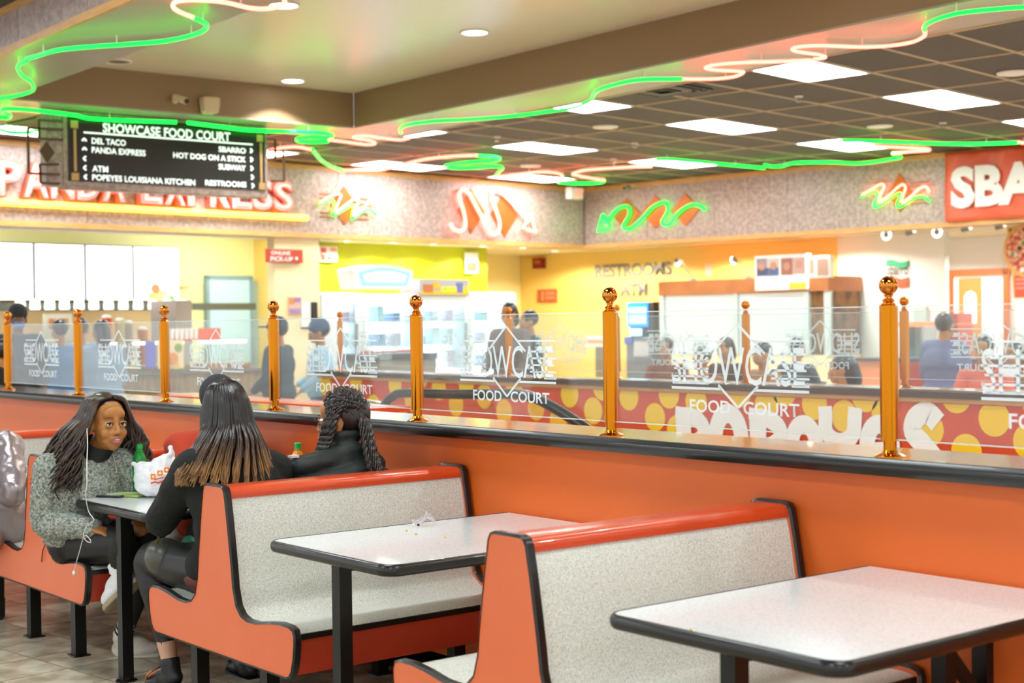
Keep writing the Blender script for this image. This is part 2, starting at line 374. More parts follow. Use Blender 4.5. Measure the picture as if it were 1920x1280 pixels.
# ================================================================== BOOTH BENCHES
HALF = [(.0, .905), (.055, .905), (.074, .899), (.083, .884), (.100, .80), (.117, .70), (.130, .62), (.139, .55), (.160, .487), (.195, .456), (.240, .444), (.305, .446),
        (.395, .461), (.470, .469), (.533, .467), (.558, .459), (.566, .44), (.566, .41), (.558, .36), (.545, .32), (.528, .30), (.505, .293), (.0, .293)]
def outline(): 
    r = HALF[1:-1]; return r + [(-a, b) for a, b in reversed(r)]
YB0, YB1 = 2.494, 3.588
def bench(x, label, leg_off=-.09):
    t = thing('booth_bench', label, 'bench', (x, 0, 0), 0, 'double booth benches along the partition')
    ol = outline()
    for k, (y0, y1) in enumerate(((YB0, YB0+.026), (YB1-.026, YB1))):
        p = MB().prism(ol, lambda a, b, d: (a, d, b), y0, y1).build('end_panel', 'orange_laminate', t, local=True)
        m = MB(); n = len(ol); V = []
        for i in range(n):
            a = Vector(ol[i-1]); b = Vector(ol[(i+1) % n]); d = (b-a).normalized(); nn = Vector((-d.y, d.x))
            q = Vector(ol[i]); o1 = q+nn*.006; i1 = q-nn*.002
            V += [(i1.x, y0-.003, i1.y), (o1.x, y0+.002, o1.y), (o1.x, y1-.002, o1.y), (i1.x, y1+.003, i1.y)]
        F = []
        for i in range(n):
            for k2 in range(4): F.append((i*4+k2, i*4+(k2+1) % 4, ((i+1) % n)*4+(k2+1) % 4, ((i+1) % n)*4+k2))
        e = m.add(V, F).build('edge_trim', 'black_edge', p, smooth=45, local=True)
    for s in (-1, 1):
        bk = [(.068, .872), (.085, .80), (.101, .70), (.114, .62), (.124, .55), (.146, .478), (.17, .455)]
        st = [(.17, .455), (.20, .438), (.245, .428), (.305, .430), (.395, .444), (.470, .452), (.53, .449), (.551, .44)]
        for nm, pr in (('backrest', bk), ('seat', st)):
            pr = [(p.x, p.y) for p in smooth_path([(a, b, 0) for a, b in pr], 4)]
            m = MB(); n = len(pr); V = []; F = []
            for (a, b) in pr: V += [(a*s, YB0+.024, b), (a*s, YB1-.024, b), (a*s-.012*s, YB0+.024, b-.014), (a*s-.012*s, YB1-.024, b-.014)]
            for i in range(n-1):
                q = i*4; F += [(q, q+1, q+5, q+4), (q+2, q+6, q+7, q+3)]
            F += [(0, 2, 3, 1), (n*4-4, n*4-3, n*4-1, n*4-2)]
            m.add(V, F).build(nm, 'speckle', t, smooth=60, local=True)
        MB().box(min(.548*s, .556*s), max(.548*s, .556*s), YB0+.024, YB1-.024, .424, .444).build('seat_edge', 'black_edge', t, local=True)
        MB().box(min(.530*s, .545*s), max(.530*s, .545*s), YB0+.024, YB1-.024, .305, .426).build('apron', 'apron_shade_red', t, local=True)
    # moulded cap along the top
    pr = [(-.078, .862), (-.080, .878), (-.072, .894), (-.055, .901), (.055, .901), (.072, .894), (.080, .878), (.078, .862)]
    MB().prism(pr, lambda a, b, d: (a, d, b), YB0+.024, YB1-.024).build('top_cap', 'red_laminate', t, smooth=60, local=True)
    for lx in (leg_off-.28, leg_off+.27):
        for ly in (2.614, 3.45):
            l = MB().box(lx-.026, lx+.026, ly-.026, ly+.026, .006, .31).build('leg', 'black_metal', t, local=True)
            MB().box(lx-.042, lx+.042, ly-.04, ly+.04, .001, .008).build('foot_plate', 'black_metal', l, local=True, bevel=.003)
    return t
bench(-3.162, 'empty double booth bench between the bare table and the table with a torn wrapper')
bench(-4.887, 'double booth bench with two people sitting on its far seat')
bench(-6.645, 'double booth bench the woman in grey fleece sits on')
bench(-8.39, 'double booth bench behind the woman in grey fleece, next to the silver coat')
# ================================================================== TABLES
def table(x, label):
    t = thing('booth_table', label, 'table', (x, 0, 0), 0, 'laminate booth tables')
    hw = .383; y0, y1 = 2.515, 3.588; r = .06
    def rr(h, ya, yb, r):
        P = []
        for cx, cy, a0 in ((h-r, ya+r, -90), (h, yb, 0), (-h, yb, 180), (-h+r, ya+r, 180)):
            if cy == yb: P.append((cx, cy)); continue
            for k in range(7): a = math.radians(a0 + 15*k); P.append((cx+r*math.cos(a), cy+r*math.sin(a)))
        return P
    P = rr(hw-.012, y0+.012, y1, r-.012)
    MB().prism(P, lambda a, b, d: (a, b, d), .707, .7405).build('table_top', 'table_top', t, local=True)
    # bull-nosed black band on three sides
    P = rr(hw-.006, y0+.006, y1, r-.006)
    i0 = P.index((hw-.006, y1)); path = P[i0+1:] + P[:i0+1]
    path = [(a, b) for a, b in path]
    m = MB(); V = []; F = []; n = len(path)
    for i in range(n):
        a = Vector(path[max(i-1, 0)]); b = Vector(path[min(i+1, n-1)]); d = (b-a).normalized(); nn = Vector((d.y, -d.x)); q = Vector(path[i])
        for k in range(9):
            an = -PI/2 + PI*k/8; p = q + nn*(.014*math.cos(an)-.004); V.append((p.x, p.y, .7225 + .0195*math.sin(an)))
    for i in range(n-1):
        for k in range(8): F.append((i*9+k, (i+1)*9+k, (i+1)*9+k+1, i*9+k+1))
        F.append((i*9+8, (i+1)*9+8, (i+1)*9, i*9))
    m.add(V, F).build('edge_band', 'black_edge', t, smooth=60, local=True)
    for lx, ly in ((.02, 2.575), (.02, 3.40)):
        l = MB().box(lx-.024, lx+.024, ly-.024, ly+.024, .006, .707).build('leg', 'black_metal', t, local=True)
        MB().lathe([(.045, .001), (.045, .006), (.03, .012), (.03, .02)], (lx, ly, 0), 12).build('foot', 'black_metal', l, local=True)
    MB().bar((.02, 2.6, .69), (.02, 3.5, .69), .04, .03).build('top_rail', 'black_metal', t, local=True)
    MB().bar((.02, 3.33, .66), (.02, 3.585, .40), .03, .03).build('wall_brace', 'black_metal', t, local=True)
    MB().box(-.004, .044, 3.565, 3.598, .30, .70).build('wall_bracket', 'black_metal', t, local=True)
    return t
table(-2.42, 'bare white booth table with a single crumb on its dark edge')
table(-4.165, 'white booth table with a torn clear wrapper on it')
table(-5.885, 'white booth table with a plastic carrier bag and bottles on it')
table(-7.63, 'white booth table behind the woman in grey fleece')
# ================================================================== CEILINGS
CZ = 3.455                      # soffit and grid ceiling
GA = math.radians(8.3); GX = Vector((math.cos(GA), math.sin(GA), 0)); GY = Vector((-GX.y, GX.x, 0))
L2 = Vector((-8.11, 11.56, 0))      # a troffer centre fixes the grid
def gpos(i, j): return L2 + GX*(.61*i) + GY*(1.22*j)
SX0, SY0, SY1 = -12.55, 4.5, 8.02          # the raised tray
BW = .75
ceil_ = struct(MB().obox((-10, 13.4, CZ+.06), (Vector((1, 0, 0)), Vector((0, 1, 0)), Z3), (10.5, 4.65, .02)).build('ceiling', 'brown_paint'))
struct(MB().box(-24, SX0-BW, 2.0, 8.75, CZ+.04, CZ+.08).build('ceiling_left', 'brown_paint'))
def kfun(c): return (c-KC).dot(EU), (c-KC).dot(EV)
LIGHTS = {}
for k in range(-6, 5):
    for l in range(-3, 3): LIGHTS[(k*4, l*2)] = 1
def cut_at_tray(me, loc, rz):
    """trim a ceiling piece that would run past the tray wall"""
    c, s_ = math.cos(rz), math.sin(rz)
    if loc.x < SX0-BW or min(loc.y + s_*v.co.x + c*v.co.y for v in me.vertices) > SY1+.05: return me
    m2 = me.copy(); b = bmesh.new(); b.from_mesh(m2); n = Vector((-s_, -c, 0))      # world -Y in the piece's frame
    d = SY1+.05-loc.y
    r = bmesh.ops.bisect_plane(b, geom=b.verts[:]+b.edges[:]+b.faces[:], plane_co=Vector((s_*d, c*d, 0)), plane_no=n, clear_outer=True)
    ed = [e for e in r['geom_cut'] if isinstance(e, bmesh.types.BMEdge)]
    if ed: bmesh.ops.holes_fill(b, edges=ed)
    b.to_mesh(m2); b.free(); return m2
tme = None; bars_done = set(); light_cells = []
for i in range(-24, 16):
    for j in range(-6, 4):
        c = gpos(i, j); u, v = kfun(c)
        inX = c.y > SY1+BW-.62 or c.x < SX0-BW-.35
        if not inX or u < .1 or v > -.2 or c.y < 5.5 or c.x > -2: continue
        if (i, j) in LIGHTS:
            light_cells.append((i, j)); continue
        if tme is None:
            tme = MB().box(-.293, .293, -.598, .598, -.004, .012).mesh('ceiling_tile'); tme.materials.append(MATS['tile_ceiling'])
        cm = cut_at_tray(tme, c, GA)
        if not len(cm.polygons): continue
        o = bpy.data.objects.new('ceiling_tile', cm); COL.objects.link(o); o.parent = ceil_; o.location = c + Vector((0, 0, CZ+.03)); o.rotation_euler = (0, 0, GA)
def inroom(p):
    u, v = kfun(p); return (p.y > SY1+BW or p.x < SX0-BW) and u > -.1 and v < .1 and p.y > 5.2 and p.x < -1.5
def runs(fn, a, b, step):
    out = []; st = None; x = a
    while x <= b:
        ok = inroom(fn(x))
        if ok and st is None: st = x
        if not ok and st is not None: out.append((st, x)); st = None
        x += step
    if st is not None: out.append((st, b))
    return out
for i in range(-24, 17):
    f = lambda s: L2 + GX*(.61*(i-.5)) + GY*s
    for a, b in runs(f, -9, 6, .1):
        if b-a > .3: MB().bar(f(a)+Z3*(CZ+.024), f(b)+Z3*(CZ+.024), .024, .012).build('ceiling_bar', 'grid_bar', ceil_)
for j in range(-7, 5):
    f = lambda s: L2 + GY*(1.22*(j-.5)) + GX*s
    for a, b in runs(f, -15, 10, .1):
        if b-a > .3: MB().bar(f(a)+Z3*(CZ+.0235), f(b)+Z3*(CZ+.0235), .024, .011).build('ceiling_bar', 'grid_bar', ceil_)
# troffers
TL = {(0, 0): 'light panel in the dark ceiling between two round speakers', (0, -2): 'largest light panel, touching the curled end of the long pink neon', (-4, 0): 'light panel in the dark ceiling facing the middle of the green arrow', (-4, 2): 'light panel over the wavy green neon by the orange banner',
      (0, 2): 'light panel above the orange banner', (-8, 0): 'light panel in the dark ceiling before the big pink arrow', (-8, 2): 'light panel over the straight green neon and green arrow', (-4, -2): 'light panel half hidden by green neon next to the black vent', (-8, -2): 'light panel by the pink zigzag at the soffit corner',
      (-12, 0): 'light panel crossed by a pink tube over the small squiggle', (-12, 2): 'light panel under the thin pink arch near the fascia corner', (-12, -2): 'light panel right beside the directory board', (-12, -4): 'light panel behind the directory board bracket'}
tr_frame = MB(); 
for a in ((-.3, .3, -.605, -.585), (-.3, .3, .585, .605), (-.3, -.28, -.585, .585), (.28, .3, -.585, .585)): tr_frame.box(*a, -.006, .03)
tfm = tr_frame.mesh('frame'); tfm.materials.append(M('troffer_frame', 'e8e6e0', .5))
tlm = MB().box(-.28, .28, -.585, .585, .0, .01).mesh('diffuser'); tlm.materials.append(MATS['troffer_light'])
def troffer(c, rz, label, group, cut=False):
    t = thing('ceiling_light', label, 'ceiling light', c, rz, group)
    for nm, me in (('frame', tfm), ('diffuser', tlm)):
        cm = cut_at_tray(me, Vector(c), rz) if cut else me
        if len(cm.polygons): o = bpy.data.objects.new(nm, cm); COL.objects.link(o); o.parent = t
for (i, j) in light_cells:
    c = gpos(i, j); troffer(c + Vector((0, 0, CZ+.02)), GA, TL.get((i, j), 'rectangular white light panel in the dark tile ceiling, out by the room edge'), 'light panels in the tile ceiling', True)
# raised tray with brown fascia
struct(MB().box(SX0, 4, SY0, SY1, 3.81, 3.84).build('ceiling_tray', 'tray_paint'))
w = struct(MB().box(SX0, 4, SY1+.001, SY1+.03, CZ+.0155, 3.81).build('wall_tray_side', 'brown_paint'))
w = struct(MB().box(SX0-.03, SX0-.001, SY0, SY1, CZ+.0155, 3.81).build('wall_tray_end', 'brown_paint'))
w = struct(MB().box(-20, 4, SY0-.02, SY0-.001, CZ+.031, 3.81).build('wall_tray_near', 'brown_paint'))
# soffit bands around the tray
struct(MB().box(-13.3, 4, SY1, SY1+BW, CZ, CZ+.015).build('ceiling_soffit_side', 'soffit_paint'))
struct(MB().box(SX0-BW, SX0, SY0, SY1, CZ, CZ+.015).build('ceiling_soffit_end', 'soffit_paint'))
bm_ = struct(MB().box(-20, 4, 3.79, SY0, CZ, CZ+.03).build('ceiling_beam', 'soffit_paint'))
MB().box(-13.3, 4, SY1+BW-.012, SY1+BW+.012, CZ-.008, CZ+.01).build('edge_trim', 'grid_bar', bm_)
# outer face of the near beam: panels of mottled stone between wood trims
for k, x in enumerate([-20 + 1.22*i for i in range(20)]):
    MB().box(x+.003, x+1.217, 3.775, 3.79, CZ+.05, 3.735).build('stone_panel', 'granite', bm_)
MB().box(-20, 4.4, 3.760, 3.795, CZ-.008, CZ+.045).build('wood_trim', 'wood_trim', bm_)
MB().box(-20, 4.4, 3.760, 3.79, 3.735, 3.785).build('wood_trim', 'wood_trim', bm_)
struct(MB().box(-22, 6, -7, 3.79, 3.785, 3.83).build('ceiling_booths', 'tile_ceiling'))
for i in range(-4, 2):  # panels out of view, added to light the booths
    for y in (-4.4, -.6, 2.4):
        troffer(Vector((-1.2+3.66*i, y, 3.776)), PI/2, 'unseen white light panel added to light the booths', 'added light panels over the booths')
def dl(c, rz, r, label, group, lit=True, spot=None, ang=120, spot_col=(1, .97, .92)):
    t = thing('downlight', label, 'downlight', c, rz, group)
    MB().tube([(r*1.08*math.cos(2*PI*k/24), r*1.08*math.sin(2*PI*k/24), 0) for k in range(24)], .012, 6, closed=True).build('trim_ring', 'white_plastic', t, smooth=60, local=True)
    MB().lathe([(r*1.02, -.004), (r*1.02, .004)], seg=20).build('lamp', 'downlight' if lit else 'steel', t, local=True)
    if spot:
        l = bpy.data.lights.new('spot', 'SPOT'); l.energy = spot; l.spot_size = math.radians(ang); l.spot_blend = .25; l.shadow_soft_size = .06; l.color = spot_col
        o = bpy.data.objects.new('spot_lamp', l); COL.objects.link(o); o.parent = t; o.location = (0, 0, -.02)
    return t
for (x, y, lb, lit) in ((890, 60, 'round downlight alone near the middle of the raised cream ceiling', 1), (549, 151, 'round downlight by the brown end wall of the raised ceiling', 1), (532, 9, 'round downlight beside the pink neon loop', 1),
                        (222, 115, 'unlit round downlight at the beam edge', 0)):
    p = onz(x, y, 3.806); dl(p, 0, .1, lb, 'downlights in the raised ceiling', lit, spot=60 if lit else None)
for i in range(4):
    for j in range(2): dl((-6.4+2.6*i, 5.4+1.9*j, 3.806), 0, .1, 'round downlight in the raised cream ceiling', 'downlights in the raised ceiling', 1, 60)
# ================================================================== REAR FASCIAS AND WALLS
ZB = 2.575
def rbox(m, u0, u1, v0, v1, z0, z1): return m.obox(RP((u0+u1)/2, (v0+v1)/2, (z0+z1)/2), (EU, EV, Z3), ((u1-u0)/2, (v1-v0)/2, (z1-z0)/2))
fl = struct(rbox(MB(), -.32, -.02, -10.5, 0, ZB, CZ+.02).build('wall_fascia_left', 'brown_paint'))
fr_ = struct(rbox(MB(), -.32, 9.5, .02, .32, ZB, CZ+.02).build('wall_fascia_right', 'brown_paint'))
for k in range(9): rbox(MB(), -.02, 0, -10.5+1.165*k+.003, -10.5+1.165*(k+1)-.003, ZB+.055, CZ-.045).build('stone_panel', 'granite', fl)
for k in range(8): rbox(MB(), 1.19*k+.003, 1.19*(k+1)-.003, 0, .02, ZB+.055, CZ-.045).build('stone_panel', 'granite', fr_)
for z0, z1 in ((ZB-.005, ZB+.055), (CZ-.045, CZ+.018)):
    rbox(MB(), -.02, .02, -10.5, 0, z0, z1).build('wood_trim', 'wood_trim', fl); rbox(MB(), 0, 9.5, -.02, .02, z0, z1).build('wood_trim', 'wood_trim', fr_)
# soffit behind the fascias
M('rear_soffit', 'd9cfa8', .5)
struct(rbox(MB(), -1.1, -.02, -4.95, -1.1, 2.60, 2.64).build('ceiling_rear_left', 'rear_soffit')); struct(rbox(MB(), -2.7, -.02, -1.1, 3, 2.60, 2.64).build('ceiling_passage', 'rear_soffit'))
struct(rbox(MB(), -.02, 9.5, .02, 6, 2.60, 2.64).build('ceiling_rear_right', 'rear_soffit'))
# walls
struct(rbox(MB(), -1.1, -1.0, onu(598, 500, -1)[0]-.02, onu(913, 500, -1)[0], 0, 2.6).build('wall_lime', 'lime_wall'))
struct(rbox(MB(), -2.7, -2.6, -1.6, 1.4, 0, 2.6).build('wall_pale_yellow', 'pale_yellow'))
rw0 = onv(1005, 500, 1.3)[0]; rw1 = onv(1572, 500, 1.3)[0]
struct(rbox(MB(), -2.7, rw1, 1.3, 1.4, 0, 2.6).build('wall_yellow', 'yellow_wall'))
struct(rbox(MB(), rw1, onv(1772, 500, 1.28)[0], 1.28, 1.38, 0, 2.6).build('wall_white', 'white_paint'))
struct(rbox(MB(), 2.5, 9.5, 3.0, 3.1, 0, 2.6).build('wall_white_back', 'white_paint'))
struct(rbox(MB(), 9.4, 9.5, .02, 3.0, 0, 2.6).build('wall_white_side', 'white_paint'))
# column between the counter and the freezers
struct(rbox(MB(), -.2, -.05, -5.63, -4.95, 0, 2.6).build('column', 'cream_wall'))
# kitchen behind the left counter
M('kitchen_wall', 'f4eca4', .5); M('kitchen_tan', 'c8a878', .5); M('kitchen_ceiling', 'eef0ee', .5)
struct(rbox(MB(), -3.4, -3.3, -10.5, -2.5, 0, 3.05).build('wall_kitchen', 'kitchen_wall'))
struct(rbox(MB(), -3.3, -1.1, -3.60, -3.5, 0, 3.05).build('wall_kitchen_side', 'yellow_wall'))
struct(rbox(MB(), -3.3, -.33, -10.5, -3.5, 3.0, 3.04).build('ceiling_kitchen', 'kitchen_ceiling'))
struct(rbox(MB(), -3.3, -3.27, -10.5, -4.75, 2.05-.0, 2.06).build('trim_1', 'wood_trim'))
struct(rbox(MB(), -.9, -.02, -10.5, -4.95, 2.60, 2.64).build('ceiling_kitchen_strip', 'kitchen_ceiling'))
for k in range(2):  # panels out of sight behind the fascia, added to brighten the kitchen
    c = RP(-2.1, -8.4+3.6*k, 2.98); troffer(c, TH, ('unseen light panel added over the kitchen before the menu screens', 'unseen light panel added over the kitchen before the pale blue door')[k], 'added kitchen light panels')
for k in range(5):  # the last one is added to brighten the pale passage wall
    c = RP(-.55, onu((655, 742, 817, 910, 985)[k], 455, -.5)[0], 2.597)
    dl(c, 0, .06, ('small downlight over the freezers near the column', 'small downlight over the arched light box', 'small downlight over the flat light box', 'small downlight over the last freezer', 'small downlight added to brighten the passage beside the lime wall')[k], 'downlights over the freezers', 1, 42, 150)
for k, px in enumerate((1040, 1148, 1335, 1545)):
    u = onv(px, 455, .42)[0]; dl(RP(u, .42, 2.597), 0, .06, ('small downlight over the red alarm box', 'small downlight over the letters RESTROOMS', 'small downlight between the two arm lamps', 'small downlight over the photo header end')[k], 'downlights over the yellow wall', 1, 85, 160, (1, .93, .8))
for k in range(3): dl(RP(4.6+1.3*k, 1.9, 2.597), 0, .07, 'small downlight inside the white pizza shop', 'downlights in the pizza shop', 1, 70, 150)
# ================================================================== NEON
def neon(pxs, fn, r, color, label, group, studs=None, n=5, name='neon_tube', parent=None):
    P = smooth_path([fn(x, y) for x, y in pxs], n)
    o = MB().tube(P, r, 8).build(name, 'neon_'+color, parent, smooth=60)
    if parent is not None: return o
    tag(o, label, 'neon tube', group)
    if studs:
        L = len(P)
        for k in range(studs):
            p = P[int((k+.5)*L/studs)]
            MB().tube([p + Z3*.004, p + Z3*(CZ-.003-p.z)], .005, 6).build('standoff', 'white_plastic', o)
    return o
def sc(pts, ox, oy, s): return [(ox+x/s, oy+y/s) for x, y in pts]
def nz(x, y): return onz(x, y, CZ-.07)
G1 = 'ceiling neon tubes'
neon(sc([(0, 885), (130, 865), (250, 835), (305, 800), (280, 740), (200, 680), (160, 620), (175, 580), (240, 545)], 0, 0, 4.8), nz, .0125, 'green', 'green neon tube bent like a hook under the stone-faced beam', G1, 3)
neon(sc([(240, 530), (330, 505), (500, 455), (700, 430), (950, 412), (1200, 395), (1440, 375), (1620, 345), (1780, 300), (1850, 260), (1860, 225), (1800, 185), (1740, 160)], 0, 0, 4.8), nz, .0135, 'green', 'long green neon tube running along the stone-faced beam', G1, 4)
neon(sc([(1075, 95), (1000, 65), (965, 35), (990, 8), (1100, 0), (1250, 12), (1400, 45), (1500, 48), (1570, 30), (1590, 5), (1560, -25), (1450, -60)], 0, 0, 2.977), nz, .0135, 'red', 'pink neon tube looping at the end of the stone-faced beam', G1, 3)
neon([(-20, 221), (0, 220), (15, 220.5), (18.6, 216), (4.4, 210.6), (6.5, 205), (26, 204), (55, 206), (87.5, 209.5), (140, 216), (169, 222), (237, 226), (331, 229)], nz, .016, 'green', 'green neon tube along the top of the directory board', G1, 4)
neon([(352, 230), (409, 237), (467, 244), (540, 246.5), (562, 247), (604, 249.4), (623, 253.5), (614.6, 257.7), (583, 256.7), (558, 260), (562, 265), (594, 266), (615.6, 265)], nz, .017, 'green', 'green neon tube ending in a flat zigzag beside the directory board', G1, 4)
neon([(617, 262), (656, 267), (687.5, 271), (703, 269), (696, 264), (667, 259), (664.6, 255.6), (687.5, 254.6), (719, 259), (750, 262), (767, 259)], nz, .014, 'red', 'pink neon zigzag at the inner corner of the soffit', G1, 3)
neon([(752, 249), (750.4, 242), (765.5, 233.7), (816, 227), (883, 223.7), (967, 217), (1031, 208.5), (1068, 203.5), (1090, 197)], nz, .0135, 'green', 'thin green neon tube starting at the soffit corner', G1, 4)
neon([(1092, 196), (1108, 187.5), (1113.5, 177), (1125, 167), (1167, 155), (1208, 149), (1279, 148)], nz, .0145, 'green', 'green neon tube above the black ceiling vent', G1, 3)
neon([(1281, 148), (1333, 148), (1375, 144), (1394, 135.4), (1375, 133), (1333, 130), (1323, 126), (1344, 121), (1400, 116.7), (1468, 115), (1522, 112.4)], nz, .012, 'red', 'pink neon S-bend beside the black ceiling vent', G1, 3)
neon([(1524.6, 111), (1546, 108.3), (1545, 105), (1530, 101.6), (1492, 96), (1489, 89.4), (1535, 85.3), (1617, 88), (1671, 85.3), (1711.5, 78.5), (1733, 67.7), (1734.5, 59.6)], nz, .0115, 'red', 'long pink neon tube curling over a light panel', G1, 4)
neon([(1734.5, 58), (1733, 50), (1752, 38), (1793, 25.7), (1847, 19), (1920, 13.5), (2000, 12)], nz, .013, 'green', 'green neon arc following on from the long pink tube', G1, 3)
G2 = 'neon tubes along the rear fascias'
def nr(x, y): return onz(x, y, CZ-.06)
REAR = [([(504, 281.7), (531, 276.5), (558, 275.4), (581, 279.6)], 'red', 'short pink neon arc right beside the directory board'),
 ([(585.4, 279.6), (600, 298), (619, 311), (644, 320)], 'green', 'green neon tube dropping towards the fascia behind the directory board'),
 ([(646, 319), (687.5, 318.8), (714.6, 318), (745, 311), (791.7, 299.4), (844, 293), (894, 291)], 'red', 'pink neon tube passing a light panel over the small squiggle'),
 ([(895, 292), (927, 294), (937, 298), (922.5, 301.5), (891, 303.5), (860, 306.7), (835, 311), (854, 315), (896, 314), (915, 312), (933, 312), (942, 315), (937, 321), (930, 328.5)], 'green', 'green neon tube folded into flat loops over the big pink arrow'),
 ([(932, 331), (985, 325), (1016, 322), (1047.5, 325), (1055, 331.7), (1047, 340)], 'red', 'thin pink neon arch over a light panel near the corner'),
 ([(1047, 342), (1089, 344), (1127, 342), (1133, 338)], 'green', 'short green neon tube above the corner exit box'),
 ([(1133, 337), (1110, 334), (1081, 328.5), (1074.6, 325.4), (1095, 319), (1131, 316), (1183, 313), (1222.5, 312)], 'red', 'pink neon hook by the corner of the two fascias'),
 ([(1230, 299), (1260, 299.4), (1343, 306.7), (1433, 315)], 'green', 'straight green neon tube over the green arrow'),
 ([(1434, 309), (1447.5, 312), (1468, 311), (1489, 305.6), (1552, 304), (1614, 306), (1672.5, 298), (1689, 294.4), (1682, 290.6), (1673.4, 287.8)], 'green', 'wavy green neon tube at the top edge of the stone fascia'),
 ([(1674, 287), (1710, 284), (1740, 282), (1738, 278.4), (1700.6, 276.6), (1639, 273.8)], 'red', 'pink neon hairpin beside the orange banner'),
 ([(1579, 264), (1635, 264.4), (1729, 268), (1804, 270), (1860, 269), (1910, 267)], 'green', 'straight green neon tube above the orange banner'),
 ([(1911, 266), (1925, 268), (1990, 262), (2060, 240)], 'red', 'pink neon tube over the orange banner'),
 ([(-30, 235), (0, 243), (22, 248), (55, 248), (74, 242)], 'green', 'thin green neon arc left of the directory board bracket')]
for pts, c, lb in REAR: neon(pts, nr, .0175 if c == 'green' else .016, c, lb, G2, 2)
# fascia ornaments
def fu(x, y): v, z = onu(x, y, .055); return RP(.055, v, z)
def fv(x, y): u, z = onv(x, y, -.055); return RP(u, -.055, z)
M('copper_plate', 'b5622c', .4, metal=.4)
def diamond(cx, cy, hw, hh, fn, nrm, par):
    P = [fn(cx, cy-hh), fn(cx+hw, cy), fn(cx, cy+hh), fn(cx-hw, cy)]; c = sum(P, Vector())/4
    up = (P[0]-P[2])/2; sd = (P[1]-P[3])/2
    up = Z3*up.length; n = nrm; sd = sd - Z3*sd.z
    m = MB(); q = [c+up, c+sd, c-up, c-sd]; base = [p - n*.052 for p in q]; front = [p - n*.04 for p in q]
    m.add(base+front, [(3, 2, 1, 0), (4, 5, 6, 7)] + [(i, (i+1) % 4, 4+(i+1) % 4, 4+i) for i in range(4)])
    return m.build('diamond_plate', 'copper_plate', par)
def bars(cx, cy, fn, nrm, par, ys, x0, x1):
    for y in ys:
        a = fn(cx+x0, cy+y); b = fn(cx+x1, cy+y); b = Vector((b.x, b.y, a.z)); MB().bar(a-nrm*.045, b-nrm*.045, .012, .014).build('metal_strip', 'copper_plate', par)
NL = EU; NR = -EV
def ornament(name, label, fn, x, y, nrm): return thing(name, label, 'neon ornament', fn(x, y) - nrm*.05, TH)
t = ornament('neon_squiggle', 'small pink and green neon squiggle on one copper diamond near the pink letters', fu, 650, 420, NL)
diamond(650, 385, 26, 36, fu, NL, t)
bars(650, 385, fu, NL, t, (-22, -14, 12, 20), -45, -18); bars(650, 385, fu, NL, t, (-14, -4, 14, 24), 18, 45)
neon(sc([(480, 665), (560, 620), (640, 592), (668, 612), (640, 680), (622, 755), (700, 700), (790, 640), (828, 655), (800, 720), (788, 782), (860, 730), (930, 665), (980, 672), (990, 715)], 500, 240, 4.8), fu, .014, 'red', '', None, parent=t)
neon(sc([(475, 690), (540, 655), (590, 645), (608, 690), (598, 788), (680, 745), (780, 690), (772, 765), (778, 815), (860, 755), (930, 735), (985, 785)], 500, 240, 4.8), fu, .012, 'green', '', None, parent=t)
t = ornament('neon_arrow', 'big pink neon arrow weaving over two copper diamonds', fu, 920, 440, NL)
for x, y in ((888, 395), (950, 402)): diamond(x, y, 25, 42, fu, NL, t)
neon(sc([(1085, 710), (1100, 740), (1140, 755), (1168, 725), (1160, 650), (1135, 560), (1150, 522), (1185, 540), (1230, 620), (1290, 730), (1325, 775), (1355, 750), (1358, 700), (1340, 640), (1315, 560), (1335, 532), (1380, 550), (1450, 620), (1525, 700)], 480, 180, 2.977), fu, .024, 'red', '', None, parent=t)
neon(sc([(1535, 655), (1546, 705), (1560, 760), (1525, 748), (1492, 735), (1512, 697), (1535, 655)], 480, 180, 2.977), fu, .02, 'red', '', None, n=1, name='arrowhead', parent=t)
t = ornament('neon_arrow', 'green neon arrow weaving over three copper diamonds', fv, 1225, 432, NR)
for x, y in ((1171, 402), (1225.5, 397.5), (1282, 393)): diamond(x, y, 27, 31, fv, NR, t)
neon(sc([(165, 525), (180, 508), (220, 465), (258, 457), (265, 490), (240, 538), (262, 550), (310, 515), (360, 460), (412, 440), (424, 475), (400, 522), (430, 530), (470, 480), (520, 450), (560, 457), (578, 470)], 1060, 180, 2.207), fv, .02, 'green', '', None, parent=t)
neon(sc([(155, 490), (145, 525), (135, 560), (162, 552), (186, 545), (170, 518), (155, 490)], 1060, 180, 2.207), fv, .018, 'green', '', None, n=1, name='arrowhead', parent=t)
t = ornament('neon_squiggle', 'pink and green neon squiggle on one copper diamond next to the orange banner', fv, 1684, 400, NR)
diamond(1684, 361, 23, 38, fv, NR, t)
bars(1684, 361, fv, NR, t, (-18, -11, 12, 20), 20, 55); bars(1684, 361, fv, NR, t, (-18, 8), -50, -20)
neon(sc([(305, 665), (400, 610), (490, 560), (522, 585), (490, 660), (475, 735), (560, 680), (690, 570), (735, 592), (710, 680), (700, 742), (780, 690), (880, 600), (945, 590), (975, 640)], 1560, 240, 5.333), fv, .015, 'red', '', None, parent=t)
neon(sc([(290, 690), (380, 640), (440, 637), (455, 680), (420, 760), (438, 792), (560, 720), (670, 650), (680, 680), (650, 760), (672, 792), (760, 740), (850, 690), (920, 687), (975, 735)], 1560, 240, 5.333), fv, .012, 'green', '', None, parent=t)
